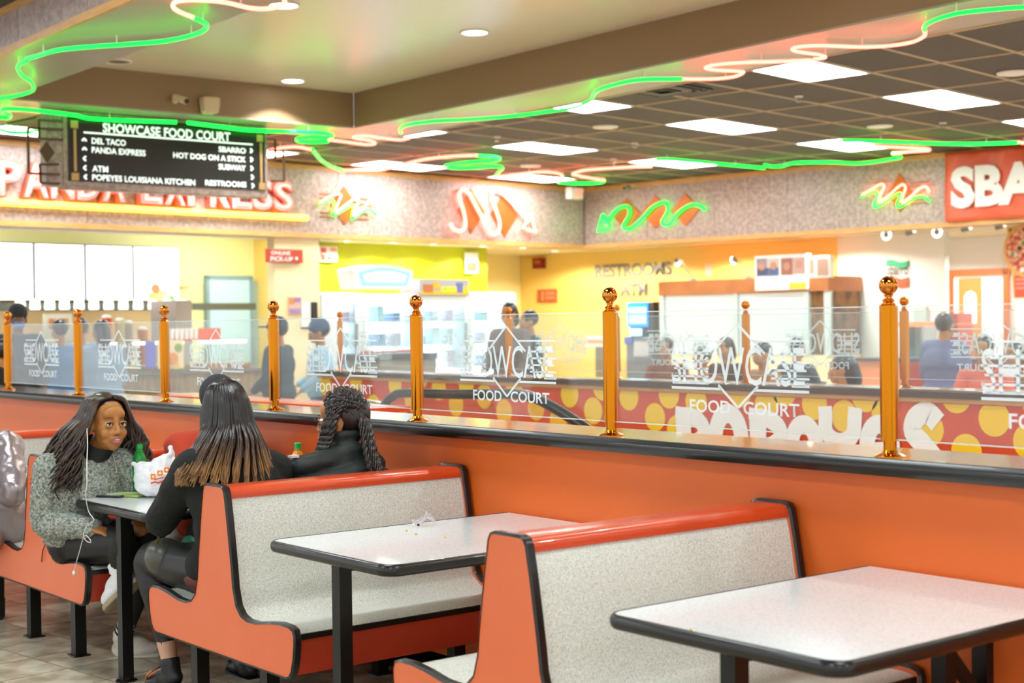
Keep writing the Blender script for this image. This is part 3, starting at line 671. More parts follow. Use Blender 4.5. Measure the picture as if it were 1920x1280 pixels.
# ------------------------------------------------------------------ pink channel letters
M('pink_face', 'f0a09a', .4, emit=(1, .35, .3), estr=.18); M('pink_side', 'e0705c', .4)
vL = onu(-10, 360, .1)[0]; vR = onu(550, 360, .1)[0]
sg = thing('channel_letter_sign', 'pink neon channel letters reading PANDA EXPRESS behind the directory board', 'sign', RP(.0, (vL+vR)/2, 2.86), TH)
word = 'PANDA EXPRESS'; n = len(word); adv = (vR-vL)/12.55; pos = vL
for ch in word:
    if ch == ' ': pos += adv*.55; continue
    c = pos+adv/2
    o = letters('letter', ch, 'pink_side', RP(.005, c, 2.862), EV, Z3, width=adv*.95, height=.385, parent=sg, extrude=.11, offset=.05)
    f = letters('letter_face', ch, 'pink_face', RP(.1165, c, 2.875), EV, Z3, width=adv*.9, height=.36, parent=o, offset=.03)
    letters('neon_stroke', ch, 'neon_red', RP(.122, c, 2.91), EV, Z3, width=adv*.62, height=.285, parent=o, extrude=.015, offset=-.022)
    pos += adv
yb = rbox(MB(), .0, .09, -10.4, onu(580, 410, .09)[0], 2.775, 2.845).build('neon_bar', 'neon_yellow', bevel=.02)
tag(yb, 'long yellow neon bar under the pink channel letters', 'neon tube')
# ------------------------------------------------------------------ orange banner
def banner_mat():
    return M('banner_orange', 'e0603a', .35, col2='d4532f', scale=1.5, bump=.4, bscale=2.2)
banner_mat()
u0 = onv(1772, 350, -.05)[0]; bt = thing('shop_banner', 'orange vinyl banner with white letters SBARRO over the pizza shop', 'banner', RP(u0+1.5, -.05, 2.63), TH)
m = MB(); V = []; F = []; NXB, NZB = 60, 16
for i in range(NXB+1):
    for j in range(NZB+1):
        u = u0 + 3.0*i/NXB; z = 2.625 + .835*j/NZB
        v = -.05 - .018*math.sin(u*9+z*4)*math.sin(z*3.1) - .012*math.sin(u*21-z*9)*(j/NZB)
        V.append(RP(u, v, z))
for i in range(NXB):
    for j in range(NZB): a = i*(NZB+1)+j; F.append((a, a+NZB+1, a+NZB+2, a+1))
m.add(V, F); ob = m.build('banner_cloth', 'banner_orange', bt, smooth=180); md = ob.modifiers.new('s', 'SOLIDIFY'); md.thickness = .004
letters('banner_letters', 'SBARRO', 'white_paint', RP(onv(1783, 390, -.09)[0], -.09, onv(1783, 392, -.09)[1]), EU, Z3, height=.50, parent=bt, align='LEFT', offset=.05)
# ------------------------------------------------------------------ directory board
xb = -12.86
A = onx(118, 205, xb); B = onx(503, 240, xb); 
y0s, y1s = A.y, B.y; zt = CZ-.004; zbm = onx(300, 362, xb).z
sb = thing('directory_board', 'black hanging directory board headed SHOWCASE FOOD COURT in white letters', 'sign', (xb, (y0s+y1s)/2, zbm))
MB().box(xb-.16, xb-.02, y0s, y1s, zbm, zt).build('frame', 'granite', sb, bevel=.01)
fy0 = onx(128, 230, xb).y; fy1 = onx(497, 260, xb).y; fz0 = onx(128, 338, xb).z; fz1 = zt-.03
M('sign_black', '1c120e', .3)
MB().box(xb-.03, xb-.008, fy0, fy1, fz0, fz1).build('panel', 'sign_black', sb)
M('sign_white', 'eef4f2', .5, emit=(.9, 1, 1), estr=.55)
def st(txt, x, y, h, w=None, align='LEFT', off=.026):
    p = onx(x, y, xb-.003); letters('sign_line', txt, 'sign_white', p, (0, 1, 0), (0, 0, 1), width=w, height=h, parent=sb, align=align, offset=off)
def yx(x, y): return onx(x, y, xb).y
pxm = onx(300, 300, xb); sc_ = abs(onx(400, 300, xb).y-onx(300, 300, xb).y)/100
st('SHOWCASE FOOD COURT', 316, 257, .087, yx(436, 260)-yx(197, 240), 'CENTER', .02)
for txt, xa, xe, y in (('DEL TACO', 172, 236, 269.5), ('PANDA EXPRESS', 172, 273, 286.5), ('ATM', 173, 203, 321.5), ('POPEYES LOUISIANA KITCHEN', 173, 366, 338)):
    st(txt, xa, y, .056, yx(xe, y)-yx(xa, y))
for txt, xa, xe, y in (('SBARRO', 410, 461, 288), ('HOT DOG ON A STICK', 325, 461, 304.5), ('SUBWAY', 410, 461, 320.5), ('RESTROOMS', 385, 462, 351.5)):
    st(txt, xe, y, .054, yx(xe, y)-yx(xa, y), 'RIGHT')
m = MB(); a = onx(157, 248, xb-.003); b = onx(474, 271, xb-.003); zz = (a.z+b.z)/2
m.box(xb-.006, xb-.002, a.y, b.y, zz-.007, zz+.007); m.build('rule_line', 'sign_white', sb)
def chevron(x, y, kind):
    p = onx(x, y, xb-.003); r = .021
    q = {'^': [(-r, -r*.5), (0, r*.6), (r, -r*.5)], '<': [(r*.5, r), (-r*.6, 0), (r*.5, -r)], '>': [(-r*.5, r), (r*.6, 0), (-r*.5, -r)]}[kind]
    m = MB()
    for i in range(2): m.bar((p.x, p.y+q[i][0], p.z+q[i][1]), (p.x, p.y+q[i+1][0], p.z+q[i+1][1]), .016, .004, up=(1, 0, 0))
    m.build('chevron', 'sign_white', sb)
for x, y, k in ((158, 262, '^'), (158.5, 279, '^'), (159, 297, '<'), (159.5, 314.5, '<'), (160.5, 331.5, '<'), (471, 282.5, '>'), (471.5, 299, '>'), (472, 315.5, '>'), (473, 332, '>'), (474, 348, '>')): chevron(x, y, k)
M('sign_gold', 'c8a06a', .4, metal=.3)
for x, ya, yb_ in ((140, 242, 321), (489, 268, 342)):
    a = onx(x, ya, xb); b = onx(x, yb_, xb); MB().box(xb-.006, xb+.004, a.y-.012, a.y+.012, b.z, a.z).build('gold_strip', 'sign_gold', sb)
for x, y in ((139, 233), (141, 331), (487, 259), (491, 349)):
    a = onx(x, y, xb); MB().box(xb-.008, xb+.006, a.y-.034, a.y+.034, a.z-.034, a.z+.034).build('gold_square', 'sign_gold', sb)
# wrought side brackets
M('bracket_brown', '5a4028', .4, metal=.3)
def br(pts, par):
    m = MB()
    for i in range(len(pts)-1): m.bar(onx(*pts[i], xb+.0), onx(*pts[i+1], xb+.0), .02, .02, up=(1, 0, 0))
    return m.build('side_bracket', 'bracket_brown', par)
br([(118, 227), (73, 225), (73, 260), (118, 262)], sb); br([(118, 243), (52, 240), (54, 325), (112, 327)], sb); br([(110, 308), (75, 308), (76, 343), (112, 344)], sb)
m = MB(); P = [onx(87, 265, xb), onx(102, 286, xb), onx(88, 305, xb), onx(74, 283, xb)]
m.add([p + Vector((.01, 0, 0)) for p in P]+[p - Vector((.01, 0, 0)) for p in P], [(0, 1, 2, 3), (7, 6, 5, 4)]+[(i, 4+i, 4+(i+1) % 4, (i+1) % 4) for i in range(4)]); m.build('side_diamond', 'bracket_brown', sb)
br([(503, 262), (516, 262), (516, 300), (503, 300)], sb); br([(503, 282), (531, 283), (533, 340), (508, 339)], sb)
struct(MB().box(xb-.16, xb-.02, y0s-.15, y0s-.005, zbm+.02, CZ).build('wall_board_wing', 'granite'))
# ================================================================== FAR PARTITION WITH THE DOTTED BANNER
wf = struct(MB().box(-11.75, 1.5, 7.12, 7.28, 0, LED-.035).build('wall_dotted_partition', M('far_partition', 'c8552c', .45)))
MB().box(-11.8, 1.55, 7.06, 7.34, LED-.05, LED).build('rail', M('rail_brown', '4a382c', .25, coat=.3), wf, bevel=.012)
MB().box(-11.78, 1.55, 7.085, 7.12, LED-.075, LED-.05).build('rail_trim', 'wood_trim', wf)
M('banner_red', 'd6512c', .3, col2='c9482a', scale=2, bump=.15, bscale=3); M('dot_yellow', 'f2c81e', .35); M('banner_white', 'f1f4f4', .4)
bn = thing('dotted_banner', 'red banner with yellow dots and white letters POPEYES on the far partition', 'banner', (-6.5, 7.1, .2))
MB().box(-11.6, .6, 7.102, 7.116, .2, 1.0).build('banner_sheet', 'banner_red', bn)
YBN = 7.1
DOT = [(667, 711), (740.5, 721), (822.6, 728), (771, 749), (874, 721), (855, 758), (908, 743), (964, 725), (945, 771), (1005, 764), (1068, 739), (1047, 789), (1112, 770), (1129, 725), (1179, 743), (1228, 782), (1254, 739),
       (1270, 805), (1305, 752), (1387, 735), (1437, 760), (1470, 733), (1527, 757), (1583, 780), (1622, 742), (1660, 775), (1742, 805), (1793, 742), (1864, 785), (1812, 846), (1930, 828), (1946, 752), (640, 745), (700, 760), (720, 770), (790, 705), (610, 722)]
mdot = MB().lathe([(.098, 0), (.098, .003)], seg=28, ax=(Vector((1, 0, 0)), Vector((0, 0, 1)), Vector((0, -1, 0)))).mesh('dot'); mdot.materials.append(MATS['dot_yellow'])
for k, (x, y) in enumerate(DOT):
    p = ony(x, y, YBN); o = bpy.data.objects.new('dot', mdot); COL.objects.link(o); o.parent = bn
    if p.z+.1 > .995: 
        mm = mdot.copy(); bmx = bmesh.new(); bmx.from_mesh(mm); bmesh.ops.bisect_plane(bmx, geom=bmx.verts[:]+bmx.edges[:]+bmx.faces[:], plane_co=(0, 0, .995-p.z), plane_no=(0, 0, 1), clear_outer=True); bmx.to_mesh(mm); bmx.free(); o.data = mm
    o.location = Vector((p.x, YBN+.002, p.z)) - bn.location
rd = random.Random(3)
for k in range(22):
    p = Vector((-11.3+.5*k+rd.uniform(-.1, .1), YBN+.002, rd.choice((.32, .5, .62)))); o = bpy.data.objects.new('dot', mdot); COL.objects.link(o); o.parent = bn; o.location = p - bn.location
FK = [0]
def fat(path, w, closed=False):
    """flat lettering stroke on the banner"""
    FK[0] = (FK[0]+1) % 5; yo = YBN-.003-.0012*FK[0]
    P = [Vector((a, 0, b)) for a, b in path]; n_ = len(P); V = []; F = []
    for i in range(n_):
        t_ = (P[(i+1) % n_]-P[i-1]) if closed else (P[min(i+1, n_-1)]-P[max(i-1, 0)]); t_.normalize(); q = Vector((-t_.z, 0, t_.x)); ww = w[i] if isinstance(w, list) else w
        for y in (0, -.001): V += [P[i]+q*ww/2+Vector((0, yo+y, 0)), P[i]-q*ww/2+Vector((0, yo+y, 0))]
    for i in range(n_ if closed else n_-1):
        a = 4*i; b = 4*((i+1) % n_); F += [(a+2, a+3, b+3, b+2), (a, b, b+1, a+1), (a, a+2, b+2, b), (a+1, b+1, b+3, a+3)]
    if not closed: e_ = 4*(n_-1); F += [(0, 1, 3, 2), (e_, e_+2, e_+3, e_+1)]
    return V, F
def arc(cx, cz, rx, rz, a0, a1, n_=18): return [(cx+rx*math.cos(math.radians(a0+(a1-a0)*k/n_)), cz+rz*math.sin(math.radians(a0+(a1-a0)*k/n_))) for k in range(n_+1)]
def fat_letter(ch, x0, x1, zt):
    m = MB(); cx = (x0+x1)/2; w_ = x1-x0
    if ch == 'P':
        m.add(*fat([(x0+.07, zt), (x0+.075, zt-.25), (x0+.085, zt-.5)], .14)); m.add(*fat(arc(x0+.10, zt-.15, .165, .095, 100, -110), .115)); m.add(*fat([(x0, zt-.03), (x0+.15, zt-.045)], .075)); m.add(*fat([(x0-.01, zt-.49), (x0+.18, zt-.49)], .06))
    if ch == 'O': m.add(*fat(arc(cx, zt-.23, w_/2-.06, .17, 0, 340, 28), .125, True))
    if ch == 'e': m.add(*fat(arc(cx, zt-.19, w_/2-.055, .13, -5, 300, 26), .11)); m.add(*fat([(x0+.05, zt-.21), (x1-.03, zt-.19)], .07))
    if ch == 'U': m.add(*fat([(x0+.05, zt)] + [(x0+.055, zt-.06)] + arc(cx-.01, zt-.12, w_/2-.06, .09, 180, 360, 14) + [(x1-.06, zt)], .105)); m.add(*fat([(cx+.06, zt-.18), (cx, zt-.34), (cx-.09, zt-.47)], .11))
    if ch == 'S': m.add(*fat([(p.x, p.z) for p in smooth_path([(x1-.03, 0, zt-.11), (x1-.10, 0, zt-.055), (x0+.12, 0, zt-.09), (x0+.10, 0, zt-.17), (cx+.03, 0, zt-.25), (x1-.05, 0, zt-.34), (cx, 0, zt-.44), (x0+.03, 0, zt-.40)], 5)], .125))
    m.build('banner_letter', 'banner_white', bn)
for a in (('P', -7.125, -6.83, .90), ('O', -6.82, -6.47, .935), ('P', -6.46, -6.17, .915), ('e', -6.16, -5.86, .895), ('U', -5.89, -5.55, .95), ('e', -5.58, -5.29, .92), ('S', -5.30, -5.0, .995)): fat_letter(*a)
# ================================================================== ESCALATOR BETWEEN THE PARTITIONS
es = thing('escalator_balustrade', 'glass escalator balustrade with a black rubber handrail between the partitions', 'escalator', (-7.5, 5.6, 0))
ye = 5.6
P = [ony(x, y, ye) for x, y in ((722, 800), (716, 778), (722, 757), (738, 742), (760, 737), (860, 739), (955, 738), (985, 741), (1010, 749), (1050, 771), (1090, 797), (1140, 830), (1230, 890))]
MB().tube(smooth_path(P, 6), .032, 10).build('handrail', M('rubber', '1d1c1b', .3), es, smooth=60)
m = MB(); Q = smooth_path(P, 4); V = []; F = []
for i, p in enumerate(Q): V += [p-Z3*.03, Vector((p.x, p.y, min(.45, p.z-.2)))]
for i in range(len(Q)-1): F.append((2*i, 2*i+1, 2*i+3, 2*i+2))
o = m.add(V, F).build('glass_side', glass_mat('warm_glass', (1, .9, .8), .03), es); md = o.modifiers.new('s', 'SOLIDIFY'); md.thickness = .012
P2 = [ony(x, y, ye) for x, y in ((640, 748), (690, 752), (730, 762), (760, 790))]
MB().tube(smooth_path(P2, 5), .035, 8, flat=.4).build('steel_deck', 'steel', es, smooth=60)
MB().box(P[0].x-1.2, P[-1].x, ye-.1, ye+.1, .02, .45).build('skirt', 'steel', es)
cw = thing('well_kerb', 'low cream kerb with orange edges around the escalator', 'kerb', (-9.2, 5.0, 0))
k0 = ony(470, 741, 5.0); k1 = ony(688, 760, 5.0)
MB().box(k0.x-1.5, k1.x, 5.0, 5.3, 0, .93).build('panel', 'cream_wall', cw)
MB().box(k0.x-1.5, k1.x+.01, 4.985, 5.32, .93, .965).build('top_edge', 'red_laminate', cw)
MB().box(k0.x-1.5, k1.x+.01, 4.985, 5.0, .84, .86).build('side_strip', 'red_laminate', cw)
# ================================================================== KITCHEN COUNTER ON THE LEFT
M('screen_white', 'ffffff', .3, emit=(.95, .99, 1), estr=.72)
vb = [onu(x, 500, -3.15)[0] for x in (-32, 64, 160, 250, 337)]; zs0 = onu(160, 564, -3.15)[1]; zs1 = onu(160, 458, -3.15)[1]
SL = ['white lit menu screen cut by the others, first of four over the kitchen', 'white lit menu screen, second of four over the kitchen', 'white lit menu screen, third of four over the kitchen', 'white lit menu screen with a picture of a dish in its corner']
for k in range(4):
    t = thing('menu_screen', SL[k], 'screen', RP(-3.29, (vb[k]+vb[k+1])/2, zs0), TH, 'menu screens over the kitchen')
    rbox(MB(), -3.29, -3.16, vb[k]+.002, vb[k+1]-.002, zs0, zs1).build('housing', 'black_plastic', t)
    rbox(MB(), -3.16, -3.15, vb[k]+.018, vb[k+1]-.018, zs0+.012, zs1-.012).build('display', 'screen_white', t)
    if k == 3:
        for x, y, r, c in ((292, 541, .07, 'e8714a'), (302, 556, .10, 'f0a070'), (286, 556, .06, '9cc060'), (313, 551, .07, 'e8a0a0'), (322, 560, .05, '70a050')):
            v, z = onu(x, y, -3.14); MB().lathe([(r, 0), (r, .004)], RP(-3.147, v, z), 16, (EV, Z3, EU)).build('dish_picture', M('dish_'+c, c, .5, emit=lin(c)[:3], estr=.6), t)
struct(rbox(MB(), -3.3, -3.27, -10.4, -4.75, .9, onu(160, 566, -3.27)[1]).build('wall_kitchen_lower', 'kitchen_tan'))
M('lamp_white', 'ffffff', .4, emit=(1, .98, .94), estr=.9)
for k in range(12):
    x = 38 + 27.6*k
    v, z = onu(x, 572, -2.6)
    t = thing('heat_lamp', 'round white heat lamp in the row below the menu screens', 'lamp', RP(-2.6, v, z-.06), TH, 'heat lamps below the menu screens')
    MB().lathe([(.04, .10), (.055, .12), (.062, .05), (.066, 0), (.058, -.01)], RP(-2.6, v, z-.045), 14).build('shade', 'lamp_white', t, smooth=50)
    MB().tube([RP(-2.6, v, z+.06), RP(-2.6, v, z+.075), RP(-2.700, v, z+.02)], .006, 6).build('bracket', 'steel', t)
lr = rbox(MB(), -2.75, -2.72, vb[0], onu(480, 572, -2.72)[0], onu(160, 582, -2.72)[1], onu(160, 568, -2.72)[1]).build('warming_rail', M('rail_dark', '5a5a4c', .4), None); tag(lr, 'dark rail behind the white heat lamps', 'rail')
# pale blue door and grey passage
dv0, dv1 = onu(390, 560, -3.25)[0], onu(466, 560, -3.25)[0]; dz = onu(420, 523, -3.25)[1]
d1 = struct(rbox(MB(), -3.27, -3.22, dv0, dv1, 0, dz).build('door_1', M('door_blue', 'bfe0ee', .4)))
for a, b, z0, z1 in ((dv0-.05, dv0, 0, dz+.05), (dv1, dv1+.05, 0, dz+.05), (dv0-.05, dv1+.05, dz, dz+.05)): rbox(MB(), -3.27, -3.2, a, b, z0, z1).build('frame', M('door_frame', '8aa4ac', .4), d1)
d2v = onu(520, 560, -3.25)[0]
d2 = struct(rbox(MB(), -3.26, -3.22, dv1+.06, d2v+.3, 0, dz-.03).build('door_2', M('door_grey', '9fb0a8', .4)))
# counter
ca, cb = -10.4, onu(500, 690, .1)[0]; ctz = onu(400, 692, .1)[1]
ct = thing('food_counter', 'long brown serving counter with a lit glass food case on top', 'counter', RP(-.3, (ca+cb)/2, 0), TH)
rbox(MB(), -.75, .1, ca, cb, 0, ctz-.04).build('counter_front', M('counter_brown', 'a8906c', .35, col2='8c7452', scale=4, stretch=(1, 6, 1)), ct)
rbox(MB(), -.8, .16, ca, cb+.03, ctz-.04, ctz).build('counter_top', M('counter_steel', '8d8a84', .25, metal=.7), ct)
gz = onu(400, 640, .0)[1]
for k in range(5):
    v0 = ca+.1+(cb-ca-.2)*k/5; v1 = ca+.1+(cb-ca-.2)*(k+1)/5
    rbox(MB(), .04, .05, v0, v1-.02, ctz, gz).build('case_glass', 'clear_glass', ct)
    rbox(MB(), -.55, .0, v0+.03, v1-.05, ctz+.001, ctz+.06).build('food_tray', M('food_%d' % (k % 3), ('d9793a', '8f5a2c', 'c9b46a')[k % 3], .5, col2=('7f9a3c', 'd98a3c', 'b5482a')[k % 3], scale=14, detail=3), ct)
    rbox(MB(), -.05, .05, v0+.1, v1-.15, gz-.02, gz+.015).build('case_lamp', 'lamp_white', ct)
rbox(MB(), -.6, .06, ca+.1, cb-.05, gz+.015, gz+.03).build('case_roof', 'clear_glass', ct)
def slab(name, x0, y0, x1, y1, plane, col, label, cat, th=.02, group=None, emit=0, side='u', parent=None, floor_=False):
    """a flat sign or board in a plane of the rear frame"""
    m = MB()
    if side == 'u':
        a, z1 = onu(x0, y0, plane); b, z0 = onu(x1, y1, plane); z0 = .001 if floor_ else z0; rbox(m, plane-th, plane, min(a, b), max(a, b), z0, z1); base = RP(plane-th, (a+b)/2, z0)
    else:
        a, z1 = onv(x0, y0, plane); b, z0 = onv(x1, y1, plane); z0 = .001 if floor_ else z0; rbox(m, min(a, b), max(a, b), plane, plane+th, z0, z1); base = RP((a+b)/2, plane+th, z0)
    mt = M('slab_'+col+('e' if emit else ''), col, .4, emit=(lin(col)[:3] if emit else None), estr=emit)
    o = m.build(name, mt, parent)
    if parent is None: tag(o, label, cat, group)
    return o
slab('menu_card', 273, 640, 292, 690, .12, '6a6ac0', 'purple menu card stood against the food case', 'menu card', .01)
slab('food_poster', 296, 638, 345, 690, .12, 'f0d8b0', 'bright food poster stood against the food case', 'poster', .01)
for k, (x, y, r, c) in enumerate(((308, 655, .05, 'd96a30'), (325, 672, .07, 'e89040'), (335, 652, .05, '88a040'), (312, 678, .06, 'e05a30'), (330, 684, .05, 'f0c060'))):
    v, z = onu(x, y, .13); MB().lathe([(r, 0), (r, .004)], RP(.122, v, z), 14, (EV, Z3, EU)).build('food_picture', M('fp_'+c, c, .5), bpy.data.objects['food_poster'])
for k in range(6):
    v, z = onu(322+9*k, 612, -.4)
    o = MB().lathe([(.02, 0), (.027, .12), (.028, .125)], RP(-.4, v, gz+.032), 12).build('paper_cup', 'white_paint', smooth=40); tag(o, 'white paper cup standing on the food case', 'cup', 'cups on the food case')
slab('red_valance', 322, 616, 414, 638, -.5, 'e0603c', 'red patterned panel behind the glass food case', 'panel', .03)
slab('framed_picture', 82, 588, 136, 640, -2.9, 'e8e2cc', 'cream framed picture of food on the kitchen wall', 'picture', .03)
slab('picture_image', 92, 597, 128, 616, -2.888, 'd98a50', '', '', .005, parent=bpy.data.objects['framed_picture'])
for (x, y, c, h, lb) in ((200, 612, 'e05a34', .22, 'red paper drink tub on the back counter'), (268, 640, 'e08a50', .30, 'orange striped popcorn-style box on the back counter'), (240, 628, 'b8a898', .3, 'grey countertop dispenser in the kitchen'), (225, 620, 'e0d090', .26, 'yellow jug on the back counter')):
    v, z = onu(x, y, -2.0); h = z+h*.5-1.002; t = thing('counter_item', lb, 'container', RP(-2.0, v, 1.002), TH)
    MB().lathe([(.06, 0), (.065, h*.9), (.07, h*.92), (.07, h)], RP(-2.0, v, 1.002), 14).build('body', M('item_'+c, c, .5), t, smooth=40)
    MB().lathe([(.065, h), (.05, h+.03), (.02, h+.04)], RP(-2.0, v, 1.002), 14).build('lid', 'white_paint', t, smooth=40)
bc = rbox(MB(), -2.4, -1.7, -9.6, -5.6, 0, 1.0).build('back_counter', 'counter_steel'); tag(bc, 'steel back counter in the kitchen', 'counter')
oven = rbox(MB(), -2.5, -1.9, onu(322, 600, -2.0)[0], onu(352, 600, -2.0)[0], 1.005, onu(330, 563, -2)[1]).build('kitchen_cabinet', M('cab_grey', 'b4a8a0', .5)); tag(oven, 'grey cabinet beside the last menu screen', 'cabinet')
# column signs
t = thing('pickup_sign', 'red hanging sign reading ONLINE PICK-UP on the cream column', 'sign', RP(.0, onu(534, 493, .0)[0], onu(534, 493, 0)[1]), TH)
slab('sign_board', 501, 466, 568, 493, .0, 'b5402c', '', '', .04, parent=t)
a = onu(509, 477, .01); b = onu(545, 477, .01); letters('sign_text', 'ONLINE', 'white_paint', RP(.003, (a[0]+b[0])/2, a[1]), EV, Z3, width=b[0]-a[0], height=.045, parent=t, offset=.02)
a = onu(508, 489, .01); b = onu(550, 489, .01); letters('sign_text', 'PICK-UP', 'white_paint', RP(.003, (a[0]+b[0])/2, a[1]), EV, Z3, width=b[0]-a[0], height=.055, parent=t, offset=.02)
a = onu(557, 489, .01); MB().lathe([(.02, 0), (.02, .004)], RP(.0, a[0], a[1]+.03), 12, (EV, Z3, EU)).build('sign_icon', 'white_paint', t)
def patches(parent, plane, side, L):
    for x0, y0, x1, y1, c in L: slab('print_patch', x0, y0, x1, y1, plane, c, '', '', .004, side=side, parent=parent)
o = slab('notice_board', 600, 461, 633, 491, -.93, 'ecd8cc', 'red and white notice board high on the lime wall beside the column', 'notice', .03)
patches(o, -.922, 'u', [(602, 464, 612, 474, 'c0482c'), (602, 476, 610, 488, 'c0482c'), (620, 464, 631, 471, 'd98a78'), (614, 480, 622, 488, 'c0603c')])
o = slab('wall_notice', 873, 473, 897, 512, -.93, 'f0ece4', 'white notice with a red lower half on the lime wall above the freezers', 'notice', .03)
patches(o, -.922, 'u', [(876, 491, 894, 509, 'd96a50')])
o = slab('poster', 541, 556, 566, 588, -.03, 'd9b8a0', 'small colourful poster on the cream column', 'poster', .012)
patches(o, -.024, 'u', [(543, 558, 552, 570, 'd98a50'), (553, 558, 564, 566, '9a78b8'), (543, 578, 564, 586, 'a888c0')])
slab('wall_phone', 565, 566, 583, 612, -.02, 'e6e2dc', 'white wall phone box on the cream column', 'phone box', .06)
slab('dark_speaker', 585, 566, 596, 604, -.02, '30302e', 'narrow dark box on the cream column', 'box', .05)
o = slab('alarm_box', 998, 484, 1017, 503, 1.22, '8a1e14', 'dark red alarm box on the yellow wall', 'alarm', .08, side='v')
slab('alarm_lens', 1002, 488, 1012, 494, 1.212, 'c86050', '', '', .01, side='v', parent=o)
o = slab('red_plaque', 1007, 543, 1043, 566, 1.27, 'c05a34', 'two red plaques on the yellow wall beside the couple', 'sign', .02, side='v')
patches(o, 1.264, 'v', [(1016, 546, 1018, 563, 'e8b070'), (1022, 547, 1040, 552, 'd98a60'), (1022, 556, 1040, 560, 'd98a60')])
# ================================================================== FREEZERS
M('freezer_white', 'eaf0f3', .35); M('freezer_lit', 'ffffff', .4, emit=(.86, .96, 1), estr=3.0); M('freezer_trim', 'dce6ea', .35)
def freezer(x0, x1, ztop, label, door=(.08, .92), dz=(.55, .1), u=-.28, items=1):
    v0 = onu(x0, 560, u)[0]; v1 = onu(x1, 560, u)[0]; w_ = v1-v0
    t = thing('glass_freezer', label, 'freezer', RP(u-.3, (v0+v1)/2, 0), TH, 'upright freezers by the lime wall')
    for a, b, c, d_ in ((v0, v0+.035, .0, ztop), (v1-.035, v1, 0, ztop), (v0+.035, v1-.035, 0, .35), (v0+.035, v1-.035, ztop-.09, ztop)): rbox(MB(), u-.66, u-.03, a, b, c, d_).build('cabinet', 'freezer_white', t)
    rbox(MB(), u-.66, u-.62, v0+.035, v1-.035, .35, ztop-.09).build('lit_back', 'freezer_lit', t)
    g0, g1 = v0+w_*door[0], v0+w_*door[1]
    for a, b, c, d_ in ((v0, g0, .3, ztop-.03), (g1, v1, .3, ztop-.03), (g0, g1, ztop-dz[1]-.03, ztop-.03), (g0, g1, .3, .38)): rbox(MB(), u-.03, u, a, b, c, d_).build('door_frame', 'freezer_trim', t)
    rbox(MB(), u-.02, u-.012, g0, g1, .38, ztop-dz[1]-.03).build('door_glass', 'clear_glass', t)
    h = rbox(MB(), u, u+.03, g1-.01, g1+.02, .9, 1.5).build('door_handle', 'grey_plastic', t)
    for s_ in range(4):
        z = .55+.32*s_; rbox(MB(), u-.6, u-.06, v0+.04, v1-.04, z, z+.015).build('shelf', 'freezer_white', t)
    rr = random.Random(int(x0))
    for s_ in range(4):
        for q in range(3):
            if rr.random() < .15: continue
            z = .565+.32*s_; vv = v0+.08+(w_-.2)*q/2.6; c = rr.choice(('8ab8d8', 'dfeaf2', '5a88b8', 'cfe0ea', 'a8d0d8', 'd8c8d8'))
            rbox(MB(), u-.4, u-.15, vv, vv+rr.uniform(.09, .16), z, z+rr.uniform(.1, .24)).build('ice_cream_box', M('ice_'+c, c, .5), t)
    return t, v0, v1
freezer(603, 681, 1.91, 'plain grey-white freezer with a narrow lit window, next to the column', door=(.48, .80))
fa, a0, a1 = freezer(682, 784, 1.90, 'freezer topped by an arched blue and white light box', dz=(.5, .1))
fb, b0, b1 = freezer(786, 879, 1.90, 'freezer topped by a flat colourful light box', dz=(.5, .12))
freezer(881, 968, 1.93, 'low-lit freezer right behind the standing couple', dz=(.5, .1))
# arched light box
q0, zq0 = onu(668, 540, -.2); q1, zq1 = onu(781, 500, -.2)
poly = []
for k in range(13): s_ = k/12; poly.append((q0+(q1-q0)*s_, zq1-.05+.07*math.sin(PI*s_)))
poly += [(q1-.04, zq0-.01), (q0+.06, zq0-.01)]
MB().prism(poly, lambda a, b, d: RP(d, a, b), -.6, -.26).build('light_box', 'freezer_white', fa, bevel=.01)
poly2 = [(q0+.09+(q1-q0-.16)*k/12, zq1-.085+.06*math.sin(PI*k/12)) for k in range(13)] + [(q1-.13, zq0+.04), (q0+.14, zq0+.04)]
MB().prism(poly2, lambda a, b, d: RP(d, a, b), -.26, -.245).build('lit_panel', M('arch_blue', '5aa8e8', .4, emit=(.25, .6, 1), estr=.8), fa)
poly3 = [(q0+.17+(q1-q0-.32)*k/12, zq1-.12+.05*math.sin(PI*k/12)) for k in range(13)] + [(q1-.2, zq0+.09), (q0+.2, zq0+.09)]
MB().prism(poly3, lambda a, b, d: RP(d, a, b), -.245, -.24).build('lit_panel', M('arch_white', 'ffffff', .4, emit=(.9, .97, 1), estr=1.2), fa)
v_, z_ = onu(694, 521, -.24); st_ = [(v_+(.055 if k % 2 == 0 else .024)*math.sin(PI*k/5), z_+(.055 if k % 2 == 0 else .024)*math.cos(PI*k/5)) for k in range(10)]
MB().prism(st_, lambda a, b, d: RP(d, a, b), -.24, -.236).build('star', M('star_yellow', 'e8e060', .4, emit=(.9, .85, .3), estr=.5), fa)
lb_ = slab('light_box', 786, 523, 879, 554, -.24, 'b0aeb2', '', '', .4, parent=fb)
for x0, y0, x1, y1, c in ((790, 545, 878, 552, 'd8a818'), (794, 533, 812, 549, 'a8643c'), (812, 529, 824, 540, 'e0a030'), (828, 537, 858, 546, 'f0c838'), (832, 538, 837, 545, '58b048'), (846, 538, 850, 545, '68c050'), (856, 530, 868, 549, '5a6a9c'), (868, 537, 877, 550, 'd8b020')):
    slab('light_box_print', x0, y0, x1, y1, -.232+.0005*x0/100, c, '', '', .006, emit=.25, parent=fb)
o = slab('dark_chest', 712, 668, 818, 704, 1.2, '8a8478', 'grey chest with a dark lid standing in front of the freezers', 'chest', .6, floor_=True)
